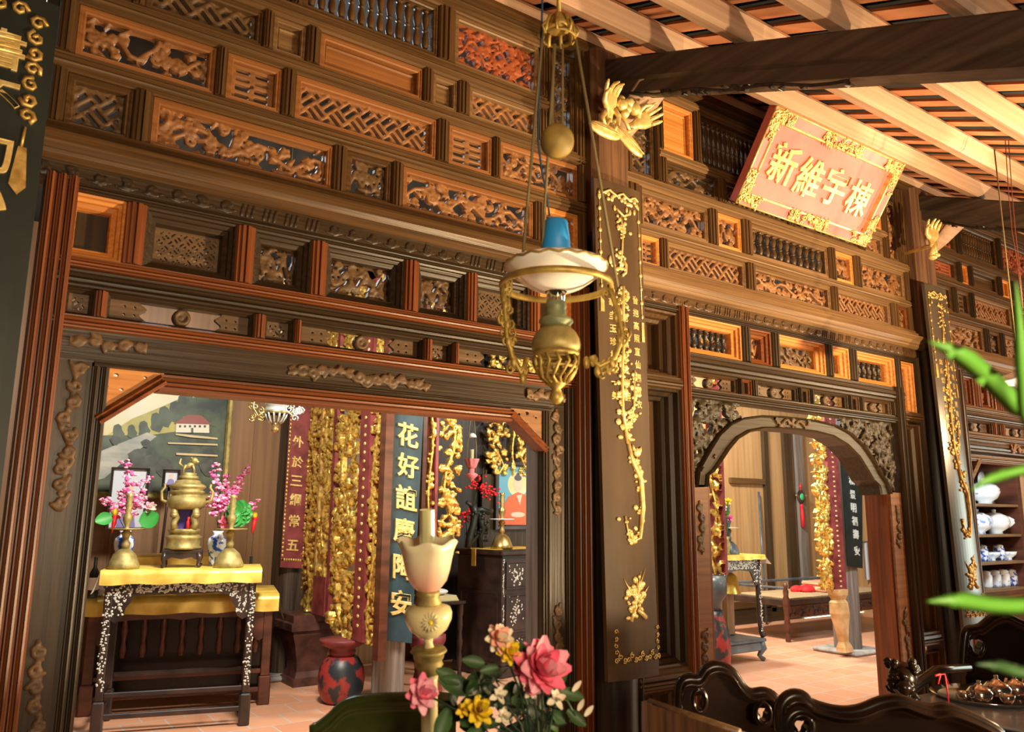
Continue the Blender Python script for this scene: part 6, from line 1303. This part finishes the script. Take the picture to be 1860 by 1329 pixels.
# ------------------------------------------------------------------ china cabinet in the far bay
def china():
    Y = 1.3; zs = [at(1815, py, Y).z for py in (915, 970, 1020, 1070)]; x0 = at(1752, 960, Y).x; x1 = at(1856, 960, Y).x; top = at(1800, 835, Y).z
    t = thing('china_cabinet', 'wooden china cabinet with four shelves of porcelain, in the far right doorway', 'cabinet', (x0, Y, 0)); W = x1 - x0
    mb = MB(); mb.box(0, W, .40, .42, 0, top, 'table_wood'); mb.build('back_panel', t)
    for a, b in ((-.04, 0), (W, W + .09)): mb = MB(); mb.bbox(a, b, 0, .42, 0, top, 'red_wood', .006); mb.build('side_panel', t)
    mb = MB(); mb.bbox(-.06, W + .11, -.02, .44, top, top + .05, 'red_wood', .01); mb.build('top', t)
    for z in zs: mb = MB(); mb.bbox(0, W, .01, .40, z - .03, z, 'wood_tan_X', .004); mb.build('shelf', t)
    mb = MB(); mb.bbox(0, W, .0, .03, .08, zs[3] - .03, 'red_wood', .004); mb.rings(.04, W - .04, .12, zs[3] - .07, [(0, .0), (0, -.012), (.02, -.012), (.03, -.002)], 'wood_red_X'); mb.build('lower_door', t)
    base = t.location
    def vessel(nm, label, px, row, kind, s, mat, g):
        x = at(px, 1000, Y + .16).x; v = thing(nm, label, nm.replace('_', ' '), (x, Y + .16, zs[row]), 0, g)
        pr = {'bowl': [(0, 0), (.045, 0), (.045, .012), (.04, .02), (.09, .06), (.105, .10), (.098, .10), (.08, .06), (0, .03)], 'tureen': [(0, 0), (.06, 0), (.055, .02), (.10, .05), (.125, .10), (.12, .12), (.125, .125), (.10, .16), (.05, .185), (.015, .19), (.02, .215), (0, .22)], 'cup': [(0, 0), (.04, 0), (.055, .02), (.065, .10), (.06, .105), (.05, .03), (0, .02)], 'jar': [(0, 0), (.05, 0), (.062, .02), (.064, .13), (.05, .15), (.055, .165), (.04, .18), (0, .185)], 'plate': [(0, 0), (.10, .0), (.12, .006), (.19, .02), (.20, .028), (.12, .014), (0, .01)]}[kind]
        mb = MB()
        if kind == 'plate': mb.lathe([(a * s, b * s) for a, b in pr], mat, (0, .17, .19 * s), 24, Matrix.Rotation(PI / 2 - .25, 3, 'X'))
        else: mb.lathe([(a * s, b * s) for a, b in pr], mat, n=20)
        mb.build('body', v)
        if kind == 'tureen':
            for sg in (-1, 1): mb = MB(); mb.tube([(sg * .12 * s, 0, .09 * s), (sg * .15 * s, 0, .10 * s), (sg * .14 * s, 0, .12 * s)], .008 * s, mat, 6); mb.build('handle', v)
    W3 = 'white_china'; P3 = 'porcelain_pale'
    for i, px in enumerate((1780, 1812, 1842)): vessel('tureen', ('left', 'middle', 'right')[i] + ' lidded tureen on the second shelf of the china cabinet', px, 1, 'tureen', 1.25, W3 if i else P3, 'tureens on the second shelf')
    vessel('tureen', 'large lidded tureen on the top shelf of the china cabinet', 1798, 0, 'tureen', 1.3, W3, 'large china on the top shelf'); vessel('plate', 'left plate standing on the top shelf of the china cabinet', 1780, 0, 'plate', 1.1, W3, 'plates on the top shelf'); vessel('plate', 'right plate standing on the top shelf of the china cabinet', 1830, 0, 'plate', 1., W3, 'plates on the top shelf')
    N5 = ('leftmost', 'second', 'third', 'fourth', 'fifth')
    for i, px in enumerate((1784, 1799, 1814, 1829, 1843)): vessel('bowl', '%s blue and white bowl on the third shelf of the china cabinet' % N5[i], px, 2, 'bowl' if i % 2 else 'jar', .95, 'porcelain_pale' if i % 2 else 'porcelain', 'blue and white bowls on the third shelf')
    for i, px in enumerate((1786, 1802, 1818, 1832, 1846)): vessel('jar', '%s jar on the bottom shelf of the china cabinet' % N5[i], px, 3, 'jar', 1., ('white_china', 'porcelain_pale', 'porcelain_pale', 'porcelain', 'white_china')[i], 'jars on the bottom shelf')
china()

# ------------------------------------------------------------------ front-room chairs, right-hand table, plant, enamel lamp, wires
def smooth(pts, n=4):
    out = []
    for i in range(len(pts) - 1):
        p0, p1, p2, p3 = pts[max(i - 1, 0)], pts[i], pts[i + 1], pts[min(i + 2, len(pts) - 1)]
        for k in range(n):
            t = k / n; out.append(tuple(.5 * ((2 * p1[j]) + (-p0[j] + p2[j]) * t + (2 * p0[j] - 5 * p1[j] + 4 * p2[j] - p3[j]) * t * t + (-p0[j] + 3 * p1[j] - 3 * p2[j] + p3[j]) * t ** 3) for j in (0, 1)))
    out.append(pts[-1]); return out
def chair(label, crest, D, low, holes=(), mat='chair_wood', depth=.48, back_th=.04, group='carved chairs in the front room', rim=True):
    """Chair seen from behind; the crest outline is laid on a vertical plane D metres along the view, then seat and legs follow below."""
    mid = crest[len(crest) // 2]; c = at_d(*mid, D); nrm = Vector((FWD.x, FWD.y, 0)).normalized(); ex = Vector((nrm.y, -nrm.x, 0))
    o = Vector((c.x, c.y, 0)); t = thing('chair', label, 'chair', o, 0, group)
    def pt(px, py):
        d = ray(px, py); s = (c - CAM).dot(nrm) / d.dot(nrm); q = CAM + d * s; return (q - o).dot(ex), q.z
    fn = lambda u, v, w_: ex * u + nrm * w_ + Vector((0, 0, v))
    top = smooth([pt(*q) for q in crest]); xa, xb = top[0][0], top[-1][0]
    U, V = np.meshgrid(np.linspace(min(p[0] for p in top), max(p[0] for p in top), 90), np.linspace(low, max(p[1] for p in top) + .005, 70))
    ztop = np.interp(U, [p[0] for p in top], [p[1] for p in top]) if all(top[i][0] <= top[i + 1][0] for i in range(len(top) - 1)) else None
    if ztop is None:
        s_ = sorted(top); ztop = np.interp(U, [p[0] for p in s_], [p[1] for p in s_])
    F = ztop - V + .0005; Hh = .012 * np.exp(-((ztop - V - .012) / .008) ** 2)
    for hx, hy, r, asp in holes:
        h = pt(hx, hy); d = np.hypot((U - h[0]) * asp, V - h[1]); F = np.minimum(F, d - r * (1 + .25 * np.sin(np.arctan2(V - h[1], U - h[0]) * 3))); Hh = np.maximum(Hh, .010 * np.exp(-((d - r - .012) / .006) ** 2))
    mb = MB(); nx = U.shape
    pierced(mb, F, Hh, float(U.min()), float(U.max()), low, float(V.max()), -back_th / 2, back_th, mat, lambda a, b, c_: fn(a, c_, b))
    mb.tube([fn(a, b, 0) for a, b in top], back_th * .52, mat, 8); b_ = mb.build('backrest', t)
    q = MB(); q.prism([(xa + .01, low - .02), (xb - .01, low - .02), (xb - .01, low + .03), (xa + .01, low + .03)], fn, -.02, .02, mat); q.build('back_rail', t)
    w2 = (xb - xa) / 2; xm = (xa + xb) / 2
    mb = MB(); mb.prism([(xm - w2, .42), (xm + w2, .42), (xm + w2, .47), (xm - w2, .47)], fn, -.02, depth, mat); mb.build('seat', t)
    for a in (xm - w2 + .02, xm + w2 - .02):
        for w_, z1 in ((0, low), (depth * .93, .42)): mb = MB(); mb.tube([fn(a, z1, w_), fn(a, .42, w_), fn(a, .2, w_), fn(a, 0, w_)], [.022, .026, .022, .024], mat, 8); mb.build('leg', t)
    return t
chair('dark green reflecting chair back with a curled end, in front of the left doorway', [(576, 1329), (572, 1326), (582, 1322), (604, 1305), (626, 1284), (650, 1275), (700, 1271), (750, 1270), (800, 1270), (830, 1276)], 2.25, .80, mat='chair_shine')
chair('dark carved chair with pierced wavy crest, in front of the arched doorway', [(1234, 1329), (1236, 1250), (1248, 1234), (1270, 1234), (1284, 1216), (1304, 1210), (1326, 1220), (1346, 1248), (1364, 1260), (1390, 1258), (1408, 1272), (1416, 1300), (1417, 1329)], 2.7, .70, ((1268, 1270, .022, 1.6), (1383, 1292, .020, 1.3)), depth=.40)
chair('dark carved bench back with a low sweeping crest, nearest the bottom right corner', [(1417, 1329), (1418, 1285), (1434, 1265), (1456, 1265), (1476, 1281), (1520, 1293), (1560, 1291), (1600, 1276), (1632, 1272), (1660, 1282), (1690, 1290), (1720, 1288), (1760, 1302), (1800, 1322), (1815, 1335)], 2.4, .72, ((1452, 1316, .020, 1.1),), depth=-.46)
chair('dark carved armchair with a high scrolled crest, by the right edge behind the tea table', [(1748, 1215), (1752, 1160), (1758, 1145), (1780, 1140), (1800, 1125), (1822, 1118), (1850, 1130), (1880, 1142), (1905, 1150), (1918, 1215)], 3.55, .70, ((1768, 1170, .03, 1.2),))
def chair_arm():
    o = at_d(1180, 1300, 2.35); t = thing('bench', 'brown bench end with a pale worn edge, left of the pierced chair', 'bench', (o.x, o.y, 0), math.radians(-35)); 
    a = at_d(1172, 1277, 2.35); b = at_d(1335, 1333, 2.1); M = Matrix.Translation(t.location) @ Matrix.Rotation(math.radians(-35), 4, 'Z'); Mi = M.inverted(); A, B = Mi @ a, Mi @ b
    mb = MB(); n = Vector((0, 0, -.30)); d = Vector((.03, .03, 0)); mb.hexa([A + n, B + n, B + n + d, A + n + d, A, B, B + d, A + d], 'wood_column_red'); mb.build('back_board', t)
    mb = MB(); mb.tube([A + d * .5, B + d * .5], .012, 'wood_tan_X', 8); mb.build('painted_highlight', t)  # pale strip paints in the highlight along the edge
    for P_ in (A, B): mb = MB(); mb.tube([P_ + d * .5, Vector((P_.x, P_.y, 0))], .025, 'wood_column_red', 8); mb.build('leg', t)
    mb = MB(); mb.bbox(min(A.x, B.x), max(A.x, B.x), min(A.y, B.y) - .3, min(A.y, B.y), .42, .46, 'wood_column_red', .008); mb.build('seat', t)
chair_arm()
def tea_table():
    D = 3.0; c = at_d(1800, 1262, D); zt = c.z - .0; t = thing('tea_table', 'dark table with a grey marble top holding teapots, at the right edge', 'table', (c.x + .05, c.y, 0), -YAW * .0)
    noise_mat('marble', (.10, .11, .13), (.30, .32, .36), .2, 0, (4, 4, 4))
    mb = MB(); mb.bbox(-.35, .45, -.28, .28, zt - .10, zt - .05, 'chair_wood', .012); mb.build('top_frame', t); mb = MB(); mb.bbox(-.33, .43, -.26, .26, zt - .05, zt - .04, 'marble', .004); mb.build('marble_top', t)
    for x in (-.30, .40):
        for y in (-.23, .23): mb = MB(); mb.tube([(x, y, zt - .10), (x, y, .3), (x, y, 0)], [.03, .024, .03], 'chair_wood', 8); mb.build('leg', t)
    z0 = zt - .039; base_mat('silver', (.55, .50, .46), .15, .95); R = random.Random(2)
    p = at_z(1790, 1268, z0); tr = thing('tray', 'round silver tray under the teapots on the tea table', 'tray', (p.x, p.y, z0)); mb = MB(); mb.lathe([(0, .0), (.17, .0), (.19, .012), (.195, .018), (.165, .006), (0, .004)], 'silver', n=32); mb.build('tray_body', tr)
    for i, (px, py, s, lb) in enumerate(((1752, 1266, .8, 'small silver teacup, leftmost on the tray'), (1780, 1268, 1., 'silver teapot, second from the left on the tray'), (1812, 1262, 1.1, 'large silver teapot in the middle of the tray'), (1845, 1258, 1., 'silver teapot at the right edge of the tray'), (1830, 1272, .8, 'small silver teacup in front of the large teapot'))):
        q = at_z(px, py, z0 + .02); v = thing('teapot' if s > .9 else 'teacup', lb, 'teapot' if s > .9 else 'teacup', (q.x, q.y, z0 + .006), 0, 'silver tea things on the tray'); s *= .62; mb = MB()
        if s > .55:
            mb.lathe([(0, 0), (.04 * s, 0), (.07 * s, .03 * s), (.075 * s, .06 * s), (.05 * s, .09 * s), (.03 * s, .095 * s), (.02 * s, .105 * s), (.008 * s, .11 * s), (.012 * s, .125 * s), (0, .13 * s)], 'silver', n=18); mb.build('body', v)
            mb = MB(); mb.tube([(.06 * s, 0, .04 * s), (.11 * s, 0, .07 * s), (.12 * s, 0, .10 * s)], [.016 * s, .01 * s, .008 * s], 'silver', 7); mb.build('spout', v); mb = MB(); mb.tube([(-.06 * s, 0, .07 * s), (-.11 * s, 0, .08 * s), (-.11 * s, 0, .04 * s), (-.065 * s, 0, .03 * s)], .007 * s, 'silver', 6); mb.build('handle', v)
        else: mb.lathe([(0, 0), (.03 * s, 0), (.05 * s, .04 * s), (.055 * s, .07 * s), (.05 * s, .07 * s), (0, .02 * s)], 'silver', n=16); mb.build('body', v)
    # lion-carved arm end and red ribbon of the armchair in front of it
    o = at_d(1640, 1232, 2.9); a = thing('armchair', 'dark armchair with a lion-carved arm end, left of the tea table', 'chair', (o.x, o.y, 0), 0, 'carved chairs in the front room')
    mb = MB(); z = o.z
    mb.ell((0, 0, z), (.055, .05, .06), 'chair_wood', None, 12, 8); mb.ell((-.05, -.03, z - .02), (.03, .03, .026), 'chair_wood')
    for i in range(26): an = R.uniform(0, 6.28); mb.ell((.052 * math.cos(an), .045 * math.sin(an), z + R.uniform(-.05, .06)), .015, 'chair_wood', None, 6, 4)
    mb.ell((.03, -.01, z - .075), (.035, .03, .03), 'chair_wood'); mb.build('lion_finial', a)
    b = at_d(1760, 1212, 3.1) - o; mb = MB(); mb.tube([(.0, 0, z - .05), (.06, .02, z - .055), b * .5 + Vector((0, 0, z + .01)), b + Vector((0, 0, z))], [.025, .022, .018, .014], 'chair_wood', 8); mb.build('arm', a)
    for x, y in ((0, 0), (-.30, -.02), (.0, .40), (-.30, .40)): mb = MB(); mb.tube([(x, y, z - .05 if x == 0 and y == 0 else .45), (x, y, 0)], .024, 'chair_wood', 8); mb.build('leg', a)
    mb = MB(); mb.hexa([Vector(q) for q in ((-.33, -.04, .42), (.03, -.03, .42), (.03, .43, .42), (-.33, .43, .42), (-.33, -.04, .46), (.03, -.03, .46), (.03, .43, .46), (-.33, .43, .46))], 'chair_wood'); mb.build('seat', a)
    rb = thing('ribbon', 'thin bright red ribbon tied beside the lion-carved arm end', 'ribbon', at_d(1712, 1240, 2.85)); mb = MB(); mb.tube([(-.03, 0, .0), (-.01, 0, .03), (.02, 0, .028), (.03, 0, -.04), (.028, 0, -.10)], .003, 'red_flower', 5); mb.tube([(-.01, 0, .03), (-.045, 0, .03)], .004, 'red_flower', 5); mb.tube([(.02, 0, .028), (.08, .02, -.02), (.14, .05, -.03)], .002, 'red_flower', 5); mb.build('ribbon_loop', rb)
tea_table()
def plant():
    base = at_d(1990, 1250, .85); base.z = 0; t = thing('potted_plant', 'potted plant with long green blades reaching in at the right edge', 'plant', base)
    mb = MB(); mb.lathe([(0, .0), (.10, 0), (.13, .05), (.15, .5), (.16, .52), (.13, .52), (.12, .48), (0, .48)], 'red_black'); mb.build('pot', t); mb = MB(); mb.tube([(0, 0, .45), (.01, 0, 1.0), (0, .01, 1.55)], [.012, .010, .006], 'leaf_bright', 7); mb.build('stem', t)
    def blade(pts, D, W, mat='leaf_bright'):
        P = [at_d(*q, d) - base for q, d in zip(pts, D)]; P.append(Vector((0, 0, P[-1].z * .5 + .55))); n = 20; L = []
        v = (CAM - (P[1] + base)).normalized()
        for i in range(n + 1):
            q = i / n * (len(P) - 1); k = min(int(q), len(P) - 2); f = q - k; p0, p1, p2, p3 = P[max(k - 1, 0)], P[k], P[k + 1], P[min(k + 2, len(P) - 1)]
            p = .5 * ((2 * p1) + (p2 - p0) * f + (2 * p0 - 5 * p1 + 4 * p2 - p3) * f * f + (3 * p1 - p0 - 3 * p2 + p3) * f ** 3)
            tg = (p2 - p1).normalized(); s = tg.cross(v).normalized(); w_ = W * min(1, (i + .15) / 5.) * (1 if i < n * .7 else max(.25, 1 - (i - n * .7) / (n * .3) * .8))
            L.append([p - s * w_, p + v * w_ * .10, p + s * w_, p + v * w_ * .06 - s * .0])
        mb = MB(); mb.loft(L, mat, True, True, True, True); mb.build('leaf', t)
    blade([(1685, 620), (1740, 642), (1800, 690), (1850, 740), (1930, 800)], [.80, .80, .82, .83, .85], .010)
    blade([(1845, 510), (1851, 600), (1856, 690), (1868, 770), (1930, 830)], [.78, .79, .8, .82, .85], .0055)
    blade([(1762, 893), (1792, 872), (1830, 860), (1880, 856), (1940, 900)], [.80, .80, .81, .82, .85], .0055)
    blade([(1680, 1092), (1740, 1090), (1800, 1098), (1870, 1098), (1960, 1070)], [.78, .78, .8, .82, .85], .009)
    blade([(1770, 1206), (1810, 1209), (1850, 1220), (1900, 1222), (1960, 1190)], [.80, .8, .81, .82, .85], .0065, 'leaf_green')
plant()
def right_edge():
    o = at_d(1852, 686, 4.2); t = thing('pendant_lamp', 'white enamel lamp shade cut by the right edge of the picture', 'lamp', o); mb = MB(); mb.lathe([(.12, -.025), (.125, -.02), (.10, .005), (.05, .025), (.02, .04), (0, .04)], 'white_china', n=30); mb.lathe([(.12, -.025), (.09, .0), (.02, .03)], 'white_china', n=30); mb.build('shade', t); mb = MB(); mb.tube([(0, 0, .04), (0, 0, roof_z(o.y) - o.z + .02)], .004, 'rope', 6); mb.build('cord', t); mb = MB(); mb.lathe([(0, .02), (.02, .0), (.028, -.03), (.02, -.055), (0, -.062)], 'milk_glass'); mb.build('bulb', t)
    o = at_d(1828, 270, 3.3); t = thing('wire', 'pair of thin red wires hanging from the roof at the upper right', 'wire', o)
    for dx in (0, 6):
        mb = MB(); mb.tube([at_d(1826 + dx, 255, 3.3) - o, at_d(1832 + dx, 350, 3.3) - o, at_d(1838 + dx, 420, 3.3) - o, at_d(1848 + dx * .5, 480, 3.3) - o, at_d(1858, 560, 3.3) - o], .0018, 'wire_red', 5); mb.build('strand', t)
right_edge()
